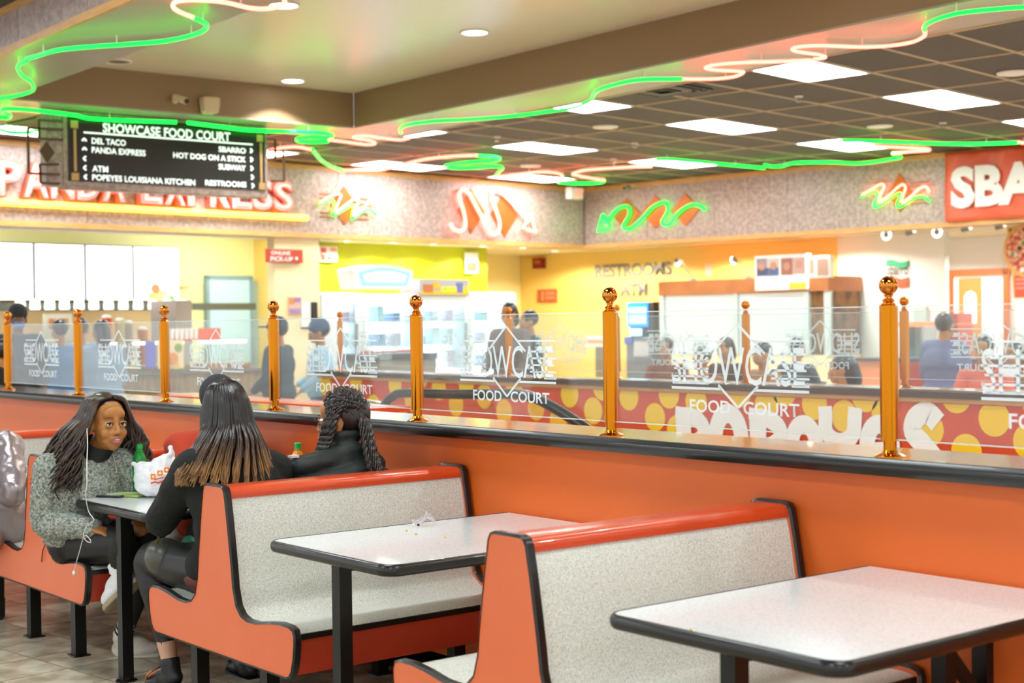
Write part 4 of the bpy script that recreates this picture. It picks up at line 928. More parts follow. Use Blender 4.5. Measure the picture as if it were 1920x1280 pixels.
slab('chest_lid', 708, 664, 820, 672, 1.22, '4a4c50', '', '', .62, parent=o)
slab('counter_ledge', 690, 658, 775, 666, .5, 'd9603c', 'red topped low counter behind the grey chest', 'counter', .15, floor_=True)
# ================================================================== YELLOW WALL: LETTERS, CASH MACHINE, KIOSK
M('letter_silver', '8e8c88', .4, metal=.0)
t = thing('wall_lettering', 'silver letters RESTROOMS on the yellow wall', 'lettering', RP(onv(1185, 517, 1.28)[0], 1.29, onv(1185, 517, 1.28)[1]), TH)
a = onv(1113, 517, 1.25); b = onv(1256, 514, 1.25); letters('letter_row', 'RESTROOMS', 'letter_silver', RP((a[0]+b[0])/2, 1.295, (a[1]+b[1])/2-.02), EU, Z3, width=b[0]-a[0], height=.205, parent=t, offset=.03, extrude=.012)
t = thing('wall_lettering', 'silver letters ATM on the yellow wall', 'lettering', RP(onv(1185, 556, 1.28)[0], 1.29, onv(1185, 556, 1.28)[1]), TH)
a = onv(1160, 556, 1.25); b = onv(1211, 553, 1.25); letters('letter_row', 'ATM', 'letter_silver', RP((a[0]+b[0])/2, 1.295, (a[1]+b[1])/2), EU, Z3, width=b[0]-a[0], height=.2, parent=t, offset=.03, extrude=.012)
M('screen_blue', '1a78f0', .3, emit=(.03, .25, 1), estr=1.0); M('screen_pale', 'c8e8ff', .3, emit=(.6, .85, 1), estr=1.2)
ub, zb_ = onv(1195, 640, .7); at = thing('cash_machine', 'dark cash machine with a bright blue screen under the letters ATM', 'cash machine', RP(ub, .9, 0), TH)
a0u = onv(1172, 600, .7)[0]; a1u = onv(1222, 600, .7)[0]
rbox(MB(), a0u, a1u, .7, 1.2, 0, 1.25).build('cabinet', M('atm_grey', '6a6a70', .4), at, bevel=.03)
rbox(MB(), a0u+.02, a1u-.02, .78, 1.2, 1.25, onv(1195, 566, .7)[1]).build('top_box', M('atm_dark', '33302e', .4), at, bevel=.02)
slab('lit_sign', 1176, 568, 1215, 612, .77, '1a78f0', '', '', .02, side='v', emit=.9, parent=at)
slab('lit_text', 1180, 577, 1211, 586, .765, 'cfeaff', '', '', .006, side='v', emit=.9, parent=at); slab('lit_text', 1180, 591, 1211, 606, .765, 'a8d4f4', '', '', .006, side='v', emit=.7, parent=at)
slab('small_screen', 1181, 616, 1203, 629, .69, '9ad8f8', '', '', .01, side='v', emit=1., parent=at)
slab('keypad', 1170, 632, 1186, 645, .68, '4a58a0', '', '', .02, side='v', parent=at); slab('card_panel', 1188, 640, 1216, 668, .68, 'a8a4a8', '', '', .02, side='v', parent=at)
o = slab('leaflet_stand', 1098, 630, 1136, 650, .6, 'e6e4da', 'white leaflet stand with a red print beside the cash machine', 'stand', .1, side='v'); patches(o, .594, 'v', [(1100, 636, 1132, 644, 'e0906a')])
slab('stand_post', 1116, 650, 1134, 705, .62, '7a6c58', '', '', .06, side='v', parent=o, floor_=True)
# kiosk with white shutters
k0u, k1u = onv(1240, 560, .45)[0], onv(1556, 560, .45)[0]; kz = onv(1300, 526, .45)[1]
kk = thing('shuttered_kiosk', 'closed kiosk with white roller shutters and a wooden top band', 'kiosk', RP((k0u+k1u)/2, .85, 0), TH)
rbox(MB(), k0u, k1u, .5, 1.25, 0, 1.0).build('base', 'cream_wall', kk)
M('kiosk_wood', 'c07a48', .45, col2='b06c3c', scale=3)
rbox(MB(), k0u-.03, k1u, .42, 1.25, kz-.2, kz).build('top_band', 'kiosk_wood', kk)
M('shutter_white', 'dfe6ea', .45)
ku = [k0u, onv(1378, 600, .45)[0], onv(1511, 600, .45)[0]]
for i in range(2):
    n_ = 14; zt_ = kz-.2
    for j in range(n_):
        z0 = 1.0+(zt_-1.0)*j/n_; z1 = 1.0+(zt_-1.0)*(j+1)/n_
        rbox(MB(), ku[i]+.06, ku[i+1]-.04, .47, .485, z0+.003, z1-.003).build('shutter_slat', 'shutter_white', kk)
for u_ in ku: rbox(MB(), u_-.03, u_+.05, .44, .52, 1.0, kz-.2).build('shutter_post', M('post_pale', 'ccd8d4', .45), kk)
rbox(MB(), ku[2]+.06, k1u, .5, 1.2, 1.0, kz-.2).build('side_shelf', M('shelf_brown', '9a6a34', .5, col2='5a3a20', scale=6), kk)
rbox(MB(), k1u-.1, k1u, .46, .54, 1.0, kz-.2).build('shutter_post', 'post_pale', kk)
o = slab('photo_header', 1415, 480, 1512, 542, .36, 'eef0f0', 'white header box with four photographs of faces over the kiosk', 'light box', .12, side='v')
pk = [(1418, 485, 1438, 517, '9a8a9c'), (1439, 485, 1461, 517, 'c8b8ac'), (1464, 484, 1486, 515, 'a0685c'), (1487, 483, 1509, 513, 'c09a94'), (1420, 503, 1460, 516, '5a78b0'), (1480, 530, 1512, 541, 'f0cc40')]
patches(o, .353, 'v', pk)
for x, y in ((1428, 500), (1450, 498), (1475, 499), (1498, 496)):
    uu, zz = onv(x, y, .346); MB().lathe([(.055, 0), (.055, .004)], RP(uu, .35, zz), 14, (EU, Z3, -EV)).build('face_print', M('face_print', 'c08a70', .5), o)
o2 = slab('photo_header', 1513, 480, 1556, 520, .42, 'e8e4e0', 'shorter end of the photo header box over the kiosk side', 'light box', .1, side='v')
patches(o2, .413, 'v', [(1517, 486, 1526, 513, 'b88a70'), (1532, 485, 1553, 516, 'a88878')])
def arm_lamp(xh, yh, xb_, yb_, label):
    ub_, zb2 = onv(xb_, yb_, .45); uh, zh = onv(xh, yh, .3)
    t = thing('arm_lamp', label, 'lamp', RP(ub_, .47, kz+.002), TH, 'arm lamps on the kiosk')
    MB().lathe([(.05, 0), (.05, .03), (.02, .04)], RP(ub_, .47, kz), 12).build('base', 'steel', t, smooth=40)
    MB().tube([RP(ub_, .47, kz+.03), RP(uh+.05, .3, zh+.02)], .009, 8).build('arm', 'steel', t)
    MB().lathe([(.02, .05), (.045, .02), (.06, -.03), (.05, -.035)], RP(uh, .28, zh), 12).build('shade', 'steel', t, smooth=40)
    MB().ell(RP(uh, .28, zh-.035), .035, 10, 6).build('bulb', 'lamp_white', t, smooth=180)
arm_lamp(1271, 491, 1298, 522, 'arm lamp on the kiosk top nearer the letters RESTROOMS'); arm_lamp(1377, 488, 1403, 518, 'arm lamp on the kiosk top beside the photo header')
slab('paper_notice', 1322, 495, 1335, 517, 1.28, 'e0c8b4', 'small pale paper notice on the yellow wall between the arm lamps', 'notice', .01, side='v')
# ================================================================== PIZZA SHOP
lg = thing('shop_logo', 'green, white and red shop logo reading sbarro on the white wall', 'sign', RP(onv(1682, 540, 1.26)[0], 1.26, onv(1682, 540, 1.26)[1]), TH)
def wave(x0, x1, y0, y1, amp, col, ph):
    T = []; Bm = []
    for k in range(13):
        s_ = k/12; x = x0+(x1-x0)*s_; w_ = amp*math.sin(2*PI*s_+ph); T.append(onv(x, y0+w_, 1.25)); Bm.append(onv(x, y1+w_, 1.25))
    MB().prism(T+Bm[::-1], lambda a, b, d: RP(a, d, b), 1.25, 1.27).build('logo_wave', M('logo_'+col, col, .4), lg)
wave(1661, 1702, 489, 500, -2.5, '10a070', .3); wave(1661, 1702, 520, 537, -2.5, 'e0603c', .3)
a = onv(1663, 517, 1.24); b = onv(1702, 517, 1.24); letters('logo_text', 'sbarro', 'black_plastic', RP((a[0]+b[0])/2, 1.252, a[1]+.01), EU, Z3, width=b[0]-a[0], height=.14, parent=lg, offset=.01)
def ring_light(x, y, label):
    u_, z_ = onv(x, y, .6); t = thing('track_spot', label, 'spotlight', RP(u_, .62, 2.597), TH, 'track spots of the pizza shop')
    P = [RP(u_, .6, z_) + EU*.055*math.cos(2*PI*k/20) + Z3*.055*math.sin(2*PI*k/20) for k in range(20)]
    MB().tube(P, .02, 8, closed=True).build('lit_ring', 'lamp_white', t, smooth=60); MB().ell(RP(u_, .63, z_), (.05, .06, .05), 12, 8).build('housing', 'grey_plastic', t, smooth=180)
    MB().tube([RP(u_, .63, z_+.03), RP(u_, .63, 2.598)], .012, 6).build('stem', 'grey_plastic', t)
ring_light(1662, 440, 'ring-shaped spotlight above the shop logo'); ring_light(1757, 435, 'ring-shaped spotlight left of the shop door')
for x, y in ((1711, 436), (1816, 430), (1880, 425)):
    u_, z_ = onv(x, y, .8); t = thing('track_spot', 'small turned-away spotlight on the pizza shop track', 'spotlight', RP(u_, .82, 2.597), TH, 'track spots of the pizza shop')
    MB().bar(RP(u_-.09, .8, z_-.01), RP(u_+.02, .8, z_+.02), .06, .06).build('housing', 'grey_plastic', t, bevel=.01); MB().tube([RP(u_, .8, z_+.02), RP(u_, .8, 2.598)], .01, 6).build('stem', 'grey_plastic', t); MB().ell(RP(u_+.03, .79, z_+.02), .025, 10, 6).build('lens', 'lamp_white', t, smooth=180)
# doorway in the back wall of the shop
def od(x, y): return onv(x, y, 2.92)
d3 = struct(slab('door_3', 1786, 514, 1882, 700, 2.95, 'e6f0ee', '', '', .04, side='v', emit=.25))
if 'label' in d3: del d3['label'], d3['category']
M('door_orange', 'b8642c', .4)
for x0, y0, x1, y1 in ((1777, 506, 1787, 700), (1880, 506, 1892, 700), (1777, 506, 1892, 515)): slab('frame', x0, y0, x1, y1, 2.9, 'c06a34', '', '', .06, side='v', parent=d3)
leaf = slab('leaf', 1797, 522, 1841, 700, 2.93, 'cf9550', '', '', .03, side='v', parent=d3)
ac, az = onv(1819, 560, 2.92); aw = onv(1830, 560, 2.92)[0]-ac; zb3 = onv(1819, 606, 2.92)[1]
poly = [(ac+aw*math.cos(PI*k/12), az+aw*math.sin(PI*k/12)*1.2) for k in range(13)] + [(ac-aw, zb3), (ac+aw, zb3)]
MB().prism(poly, lambda a, b, d: RP(a, d, b), 2.915, 2.93).build('arched_window', M('door_glass_lit', 'e8f8f8', .3, emit=(.85, .97, 1), estr=.6), d3)
# pizza poster
t = thing('pizza_poster', 'hanging poster with a pizza photograph above an orange text panel', 'poster', RP(onv(1925, 560, .7)[0], .7, onv(1925, 560, .7)[1]), TH)
def pv(x, y): u_, z_ = onv(x, y, .7); return (u_, z_)
MB().prism([pv(1887, 424), pv(1990, 416), pv(1990, 560), pv(1902, 560)], lambda a, b, d: RP(a, d, b), .7, .74).build('board', M('poster_wood', 'e0b468', .45), t)
MB().prism([pv(1892, 429), pv(1985, 421), pv(1985, 512), pv(1903, 514)], lambda a, b, d: RP(a, d, b), .69, .702).build('photo_ground', M('poster_dark', '5a3222', .5), t)
pc = pv(1932, 468); MB().lathe([(.34, 0), (.34, .006)], RP(pc[0], .688, pc[1]), 32, (EU, Z3, -EV)).build('pizza_crust', M('crust', 'e0a458', .5), t)
MB().lathe([(.30, 0), (.30, .006)], RP(pc[0], .683, pc[1]), 32, (EU, Z3, -EV)).build('pizza_cheese', M('cheese', 'e8b890', .5, col2='c04a2a', scale=16, detail=3, mix=(.4, .6)), t)
rr = random.Random(5)
for k in range(22):
    an = rr.uniform(0, 2*PI); r_ = .26*math.sqrt(rr.random()); MB().lathe([(.03, 0), (.03, .005)], RP(pc[0]+r_*math.cos(an), .678, pc[1]+r_*math.sin(an)), 8, (EU, Z3, -EV)).build('topping', M(*[('top_a', 'b03a20', .5), ('top_b', '5a8a3a', .5), ('top_c', '6a2a1c', .5), ('top_d', 'f4e6d8', .5)][k % 4]), t)
MB().prism([pv(1902, 516), pv(1985, 514), pv(1985, 556), pv(1903, 557)], lambda a, b, d: RP(a, d, b), .69, .702).build('text_panel', M('poster_red', 'd9583a', .5), t)
for y in (524, 532, 540): a = pv(1906, y); MB().box(0, .001, 0, .001, 0, .001); rbox(MB(), a[0], a[0]+.35, .684, .69, a[1]-.012, a[1]+.012).build('text_line', M('poster_text', 'e8907a', .5), t)
# shop counter
s0 = onv(1600, 680, .6)[0]
sc2 = thing('pizza_counter', 'orange fronted shop counter with a dark top and steel frame', 'counter', RP(s0+2, .9, 0), TH)
rbox(MB(), s0, 9.3, .62, 1.2, 0, onv(1650, 676, .6)[1]).build('counter_front', M('counter_orange', 'e08a60', .45), sc2)
rbox(MB(), onv(1690, 680, .55)[0], 9.3, .55, .62, .3, onv(1700, 678, .55)[1]).build('dark_panel', M('counter_red', '9a3020', .4), sc2)
rbox(MB(), s0-.02, 9.3, .54, 1.22, onv(1650, 676, .6)[1], onv(1650, 672, .6)[1]).build('counter_top', M('counter_black', '3a3a36', .3), sc2)
ov0 = onv(1692, 640, .8)[0]; ov1 = onv(1735, 640, .8)[0]; cz_ = onv(1650, 672, .6)[1]
hc = thing('heated_case', 'glass pizza case with an orange lit roof on the shop counter', 'display case', RP((ov0+ov1)/2, .9, cz_), TH)
zt_ = onv(1710, 612, .8)[1]
for a, b in ((ov0, ov0+.03), (ov1-.03, ov1)): rbox(MB(), a, b, .75, 1.1, cz_, zt_).build('post', 'steel', hc)
rbox(MB(), ov0-.03, ov1+.03, .72, 1.13, zt_, zt_+.06).build('roof', M('case_roof', 'e8714a', .4, emit=(1, .3, .1), estr=.5), hc)
rbox(MB(), ov0+.03, ov1-.03, .76, .77, cz_, zt_).build('case_glass', 'clear_glass', hc); rbox(MB(), ov0+.03, ov1-.03, .8, 1.08, cz_, cz_+.03).build('tray', 'steel', hc)
rbox(MB(), ov0+.03, ov1-.03, 1.08, 1.1, cz_, zt_).build('back', M('case_back', 'b8d0c4', .4), hc)
o = slab('pizza_oven', 1738, 588, 1796, 606, 1.6, 'c05030', 'red fronted oven behind the shop counter', 'oven', .4, side='v', floor_=True); slab('hood_edge', 1738, 606, 1796, 609, 1.59, 'd98a60', '', '', .42, side='v', parent=o)
o = slab('menu_board', 1712, 575, 1738, 606, 1.24, 'b8ccc4', 'pale green board on the white wall beside the far brass post', 'board', .02, side='v')
# ceiling fittings
def on_ceiling(name, x, y, label, cat, build):
    p = onz(x, y, CZ+.02); t = thing(name, label, cat, p, GA); build(t); return t
def vent(t):
    MB().box(-.29, .29, -.29, .29, -.002, .03).build('back_pan', 'black_plastic', t, local=True)
    for k in range(4):
        w_ = .30-.065*k
        for a in ((-w_, w_, -w_, -w_+.022), (-w_, w_, w_-.022, w_), (-w_, -w_+.022, -w_+.022, w_-.022), (w_-.022, w_, -w_+.022, w_-.022)): MB().box(*a, -.01-.004*k, -.002).build('louvre', 'black_plastic' if k != 2 else 'grey_plastic', t, local=True)
on_ceiling('ceiling_vent', 1245, 168, 'square black air vent next to the green neon', 'vent', vent)
SPK = [(1135, 237, 'round ceiling speaker between light panels near the soffit'), (1650, 236, 'round ceiling speaker over the wavy green neon'), (1900, 136, 'round ceiling speaker in the open tiles by the frame edge'), (995, 310, 'round ceiling speaker over the big pink arrow')]
for x, y, lb in SPK: on_ceiling('ceiling_speaker', x, y, lb, 'speaker', lambda t: (MB().lathe([(.135, 0), (.13, -.012), (.11, -.016)], seg=24).build('ring', 'white_plastic', t, smooth=40, local=True), MB().lathe([(.112, -.012), (.112, -.015)], seg=24).build('grille', M('grille', 'c8bba6', .6), t, local=True)))
SPN = [1498, 1768, 932, 1190, 1150]
for x, y in ((1498, 180), (1768, 230), (932, 256), (1190, 268), (1150, 298)):
    on_ceiling('sprinkler', x, y, ('small sprinkler head beside the largest light panel', 'small sprinkler head near a speaker above the orange banner', 'small sprinkler head near the soffit corner', 'small sprinkler head over the green arrow', 'small sprinkler head by the fascia corner')[SPN.index(x)], 'sprinkler', lambda t: (MB().lathe([(.04, 0), (.035, -.012)], seg=14).build('plate', 'white_plastic', t, smooth=40, local=True), MB().lathe([(.012, -.012), (.012, -.04), (.028, -.045), (.028, -.05)], seg=10).build('head', 'steel', t, smooth=40, local=True)))
# camera and speaker on the brown end wall
p = onx(327, 189, SX0+.02); t = thing('security_camera', 'small beige security camera on the brown wall over the directory board', 'camera', p)
MB().lathe([(.03, 0), (.03, .015)], p, 12, (Vector((0, 1, 0)), Z3, Vector((1, 0, 0)))).build('mount', M('beige_plastic', 'd8c6a4', .45), t, smooth=40)
MB().tube([p, p + Vector((.06, .03, .03))], .008, 6).build('arm', 'beige_plastic', t); c0 = p + Vector((.05, -.02, .03)); c1 = p + Vector((.20, .02, -.025))
MB().tube([c0, c1], .032, 14).build('body', 'beige_plastic', t, smooth=40); MB().tube([c1, c1 + (c1-c0).normalized()*.012], .024, 14).build('lens', 'black_plastic', t, smooth=40)
p = onx(388, 198, SX0+.02); t = thing('wall_speaker', 'beige wedge-shaped speaker on the brown wall beside the security camera', 'speaker', p)
poly = [(-.08, .07), (.08, .07), (.085, .04), (.07, -.07), (.05, -.085), (-.05, -.085), (-.07, -.07), (-.085, .04)]
MB().prism(poly, lambda a, b, d: (d, p.y+a, p.z+b), p.x, p.x+.11).build('body', 'beige_plastic', t, bevel=.012); MB().box(p.x-.015, p.x, p.y-.02, p.y+.02, p.z-.03, p.z+.09).build('bracket', 'black_metal', t)
# exit box in the corner, small camera on the right fascia
p = onz(1080, 345, CZ); ex = RP(.35, -.3, 3.3); ux = onu(1079, 362, .3)
t = thing('exit_box', 'small white exit box with a red face hanging in the fascia corner', 'exit sign', RP(.3, ux[0], ux[1]-.06), TH)
rbox(MB(), .22, .34, ux[0]-.13, ux[0]+.13, ux[1]-.085, ux[1]+.085).build('case', 'white_plastic', t, bevel=.008); rbox(MB(), .34, .345, ux[0]-.06, ux[0]+.11, ux[1]-.06, ux[1]+.06).build('face', M('exit_red', 'f0a090', .4, emit=(1, .35, .25), estr=.4), t)
rbox(MB(), .27, .29, ux[0]-.01, ux[0]+.01, ux[1]+.085, CZ-.002).build('stem', 'white_plastic', t)
uc = onv(1182, 352, -.12); t = thing('security_camera', 'tiny security camera at the top of the right stone fascia', 'camera', RP(uc[0], -.03, uc[1]), TH)
MB().tube([RP(uc[0], -.022, uc[1]+.04), RP(uc[0], -.1, uc[1]+.03)], .012, 8).build('arm', 'white_plastic', t); MB().ell(RP(uc[0]-.03, -.14, uc[1]), (.04, .06, .04), 10, 8).build('body', 'grey_plastic', t, smooth=180); MB().ell(RP(uc[0]-.05, -.2, uc[1]-.01), .02, 8, 6).build('lens', 'black_plastic', t, smooth=180)
# ================================================================== PEOPLE
def grow(mb, voxel, iters=4, disp=None):
    """fuse overlapping volumes into one continuous skin"""
    me = mb.mesh('tmp'); o = bpy.data.objects.new('tmp', me); COL.objects.link(o)
    r = o.modifiers.new('r', 'REMESH'); r.mode = 'VOXEL'; r.voxel_size = voxel
    if iters: s_ = o.modifiers.new('s', 'SMOOTH'); s_.factor = .5; s_.iterations = iters
    dg = bpy.context.evaluated_depsgraph_get(); dg.update()
    out = bpy.data.meshes.new_from_object(o.evaluated_get(dg)); bpy.data.objects.remove(o); bpy.data.meshes.remove(me)
    if disp:
        N = [v.normal.copy() for v in out.vertices]
        for v, n in zip(out.vertices, N): v.co += n*disp(v.co, n)
    out.shade_smooth(); return out
def put(name, me, mat_, parent=None, loc=None):
    me.name = name; o = bpy.data.objects.new(name, me); COL.objects.link(o); me.materials.clear(); me.materials.append(MATS[mat_] if isinstance(mat_, str) else mat_)
    if parent is not None: o.parent = parent; me.transform(world_of(parent).inverted())
    elif loc is not None: o.location = loc; me.transform(Matrix.Translation(-Vector(loc)))
    return o
def limb(mb, pts, rad, flat=1., n=6):
    P = smooth_path(pts, n); R = []; m = len(pts)
    for i in range(len(P)):
        s_ = i/n; k = min(int(s_), m-2); f = s_-k; R.append(rad[k]*(1-f)+rad[k+1]*f)
    mb.tube(P, R, 12, flat=flat); mb.ell(P[0], R[0], 12, 8); mb.ell(P[-1], R[-1], 12, 8)
def axes_of(F, U=Z3):
    F = Vector(F).normalized(); R = F.cross(Vector(U)).normalized(); return R, F, R.cross(F)
def head_prims(mb, c, ax, s=1., sink=0.):
    R, F, U = ax; P = lambda r, f, u: c + R*r*s + F*f*s + U*u*s
    E = lambda p, r: mb.ell(p, tuple(k*s-sink for k in r), 18, 12, ax)
    E(P(0, -.014, .032), (.072, .091, .083)); E(P(0, .020, -.026), (.060, .064, .078)); E(P(0, .056, -.086), (.024, .023, .021)); E(P(0, .024, -.070), (.042, .05, .036))
    for k in (-1, 1):
        E(P(k*.033, .056, -.034), (.027, .024, .027)); E(P(k*.073, -.008, -.012), (.010, .022, .031)); E(P(k*.0125, .090, -.034), (.009, .010, .0075)); E(P(k*.022, .045, -.066), (.024, .026, .024))
    E(P(0, .056, .044), (.05, .026, .036)); E(P(0, .072, .020), (.014, .014, .02))
    mb.tube([P(0, .080, .014), P(0, .090, -.008), P(0, .0985, -.028)], [.007*s, .008*s, .0105*s], 10); E(P(0, .098, -.030), (.0105, .0105, .0095))
    E(P(0, .078, -.058), (.026, .016, .017))
def face_parts(par, c, ax, lip='b5645a', s=1., brow='1a120e', open_mouth=False, skin=None):
    R, F, U = ax; P = lambda r, f, u: c + R*r*s + F*f*s + U*u*s
    for k in (-1, 1):
        e = MB().ell(P(k*.0305, .0725, .004), (.0150*s, .0125*s, .0115*s), 16, 12, ax).build('eye', M('eye_white', 'efe9e2', .25), par, smooth=180)
        MB().ell(P(k*.0295+.0015, .0822, .0045), (.0066*s, .0036*s, .0066*s), 12, 8, ax).build('iris', M('iris_dark', '1c0f0a', .15), e, smooth=180)
        m = MB(); lid = [P(k*.0305+a*.0148, .0872-abs(a)*.0065, .0112-a*a*.0085) for a in (-1, -.5, 0, .5, 1)]
        m.tube(lid, [.0014*s, .0024*s, .0027*s, .0024*s, .0014*s], 6); m.build('eyelid', M('lash', '140c08', .6), e, smooth=60)
        m = MB(); bw = [P(k*.033+a*.019, .0860-(.010*max(0, a*k))-.002*abs(a), .0265+.005*(1-a*a)) for a in (-1, -.5, 0, .5, 1)]
        m.tube(bw, [.0012*s, .0028*s, .0034*s, .003*s, .0012*s], 6, flat=.5); m.build('eyebrow', M('brow_'+brow, brow, .7), par, smooth=60)
    if skin:
        for k in (-1, 1):
            m = MB()
            for dz, f_, r_ in ((.0145, .0845, .0042), (-.0065, .0835, .0036)):
                m.tube([P(k*.0305+a*.0160, f_-abs(a)*.0060, dz-(a*a*.0075 if dz > 0 else -a*a*.006)) for a in (-1, -.5, 0, .5, 1)], [.0022*s, r_*s, r_*s, r_*s, .0022*s], 8)
            m.build('eyelid_skin', skin, par, smooth=80)
    m = MB(); g = .007 if open_mouth else .0015
    up = [P(a*.021, .0975-abs(a)*.013, -.053+.0035*(abs(a) < .6)-.0045*abs(a)) for a in (-1, -.6, -.25, 0, .25, .6, 1)]; lo = [P(a*.020, .0960-abs(a)*.012, -.0605-g-.002*(1-abs(a))) for a in (-1, -.6, -.25, 0, .25, .6, 1)]
    m.tube(up, [.0015*s, .0045*s, .006*s, .005*s, .006*s, .0045*s, .0015*s], 8); m.tube(lo, [.0015*s, .0055*s, .007*s, .0075*s, .007*s, .0055*s, .0015*s], 8)
    m.build('lips', M('lip_'+lip, lip, .35), par, smooth=80)
    if open_mouth: MB().ell(P(0, .0915, -.0575), (.014*s, .005*s, .0045*s), 10, 8, ax).build('teeth', M('teeth', 'f2ece2', .25), par, smooth=180)
def hand_prims(mb, w, d, n, s=1., curl=.5):
    """wrist, pointing direction, back-of-hand normal"""
    d = Vector(d).normalized(); n = (Vector(n) - d*Vector(n).dot(d)).normalized(); x = d.cross(n)
    mb.ell(w + d*.045*s, (.040*s, .050*s, .016*s), 14, 10, (x, d, n))
    for i, (o_, L) in enumerate(((-.028, .070), (-.010, .080), (.010, .075), (.027, .060))):
        b = w + d*.085*s + x*o_*s; p1 = b + (d*.42 - n*.18*curl)*L*s; p2 = p1 + (d*(.32-.2*curl) - n*.38*curl)*L*s; p3 = p2 + (d*(.22-.35*curl) - n*.32*curl)*L*s
        mb.tube([b - d*.02*s, b, p1, p2, p3], [.0095*s, .0095*s, .009*s, .0085*s, .0075*s], 8); mb.ell(p3, .0075*s, 8, 6); mb.ell(p1, .0092*s, 8, 6); mb.ell(p2, .0086*s, 8, 6)
    t0 = w + d*.03*s - x*.032*s; t1 = t0 + (d*.03 - x*.022 - n*.008)*s; t2 = t1 + (d*.032 - x*.004 - n*.012*curl)*s
    mb.tube([t0, t1, t2], [.012*s, .0105*s, .009*s], 8); mb.ell(t2, .009*s, 8, 6); mb.ell(t1, .0105*s, 8, 6)
def shoe(par, an, toe, mat_, sole, s=1., name='shoe'):
    an = Vector(an); toe = Vector(toe); f = (toe-an); f.z = toe.z-(an.z-.065*s); f.normalize(); R, F, U = axes_of(f, Z3 if abs(f.z) < .9 else Vector((1, 0, 0)))
    c = an - U*.05*s; mb = MB()
    mb.ell(c + F*.01*s + U*.0*s, (.040*s, .065*s, .045*s), 14, 10, (R, F, U)); mb.ell(c + F*.09*s - U*.012*s, (.044*s, .075*s, .034*s), 14, 10, (R, F, U)); mb.ell(c + F*.05*s + U*.008*s, (.038*s, .07*s, .042*s), 14, 10, (R, F, U))
    mb.tube([c - U*.02*s, an + U*.03*s], [.040*s, .040*s], 14)
    sh = put(name, grow(mb, .006, 3), mat_, par)
    m = MB(); ol = [(-.075, .03), (-.08, 0), (-.075, -.03), (-.02, -.038), (.06, -.044), (.13, -.040), (.165, -.018), (.17, 0), (.165, .018), (.13, .042), (.06, .044), (-.02, .038)]
    m.prism([(p.x, p.y) for p in smooth_path([(a*s, b*s, 0) for a, b in ol], 3, True)], lambda a, b, d: c + F*a + R*b + U*d, -.052*s, -.030*s); m.build('sole', sole, sh, smooth=60, bevel=.004)
    return sh, c, (R, F, U)
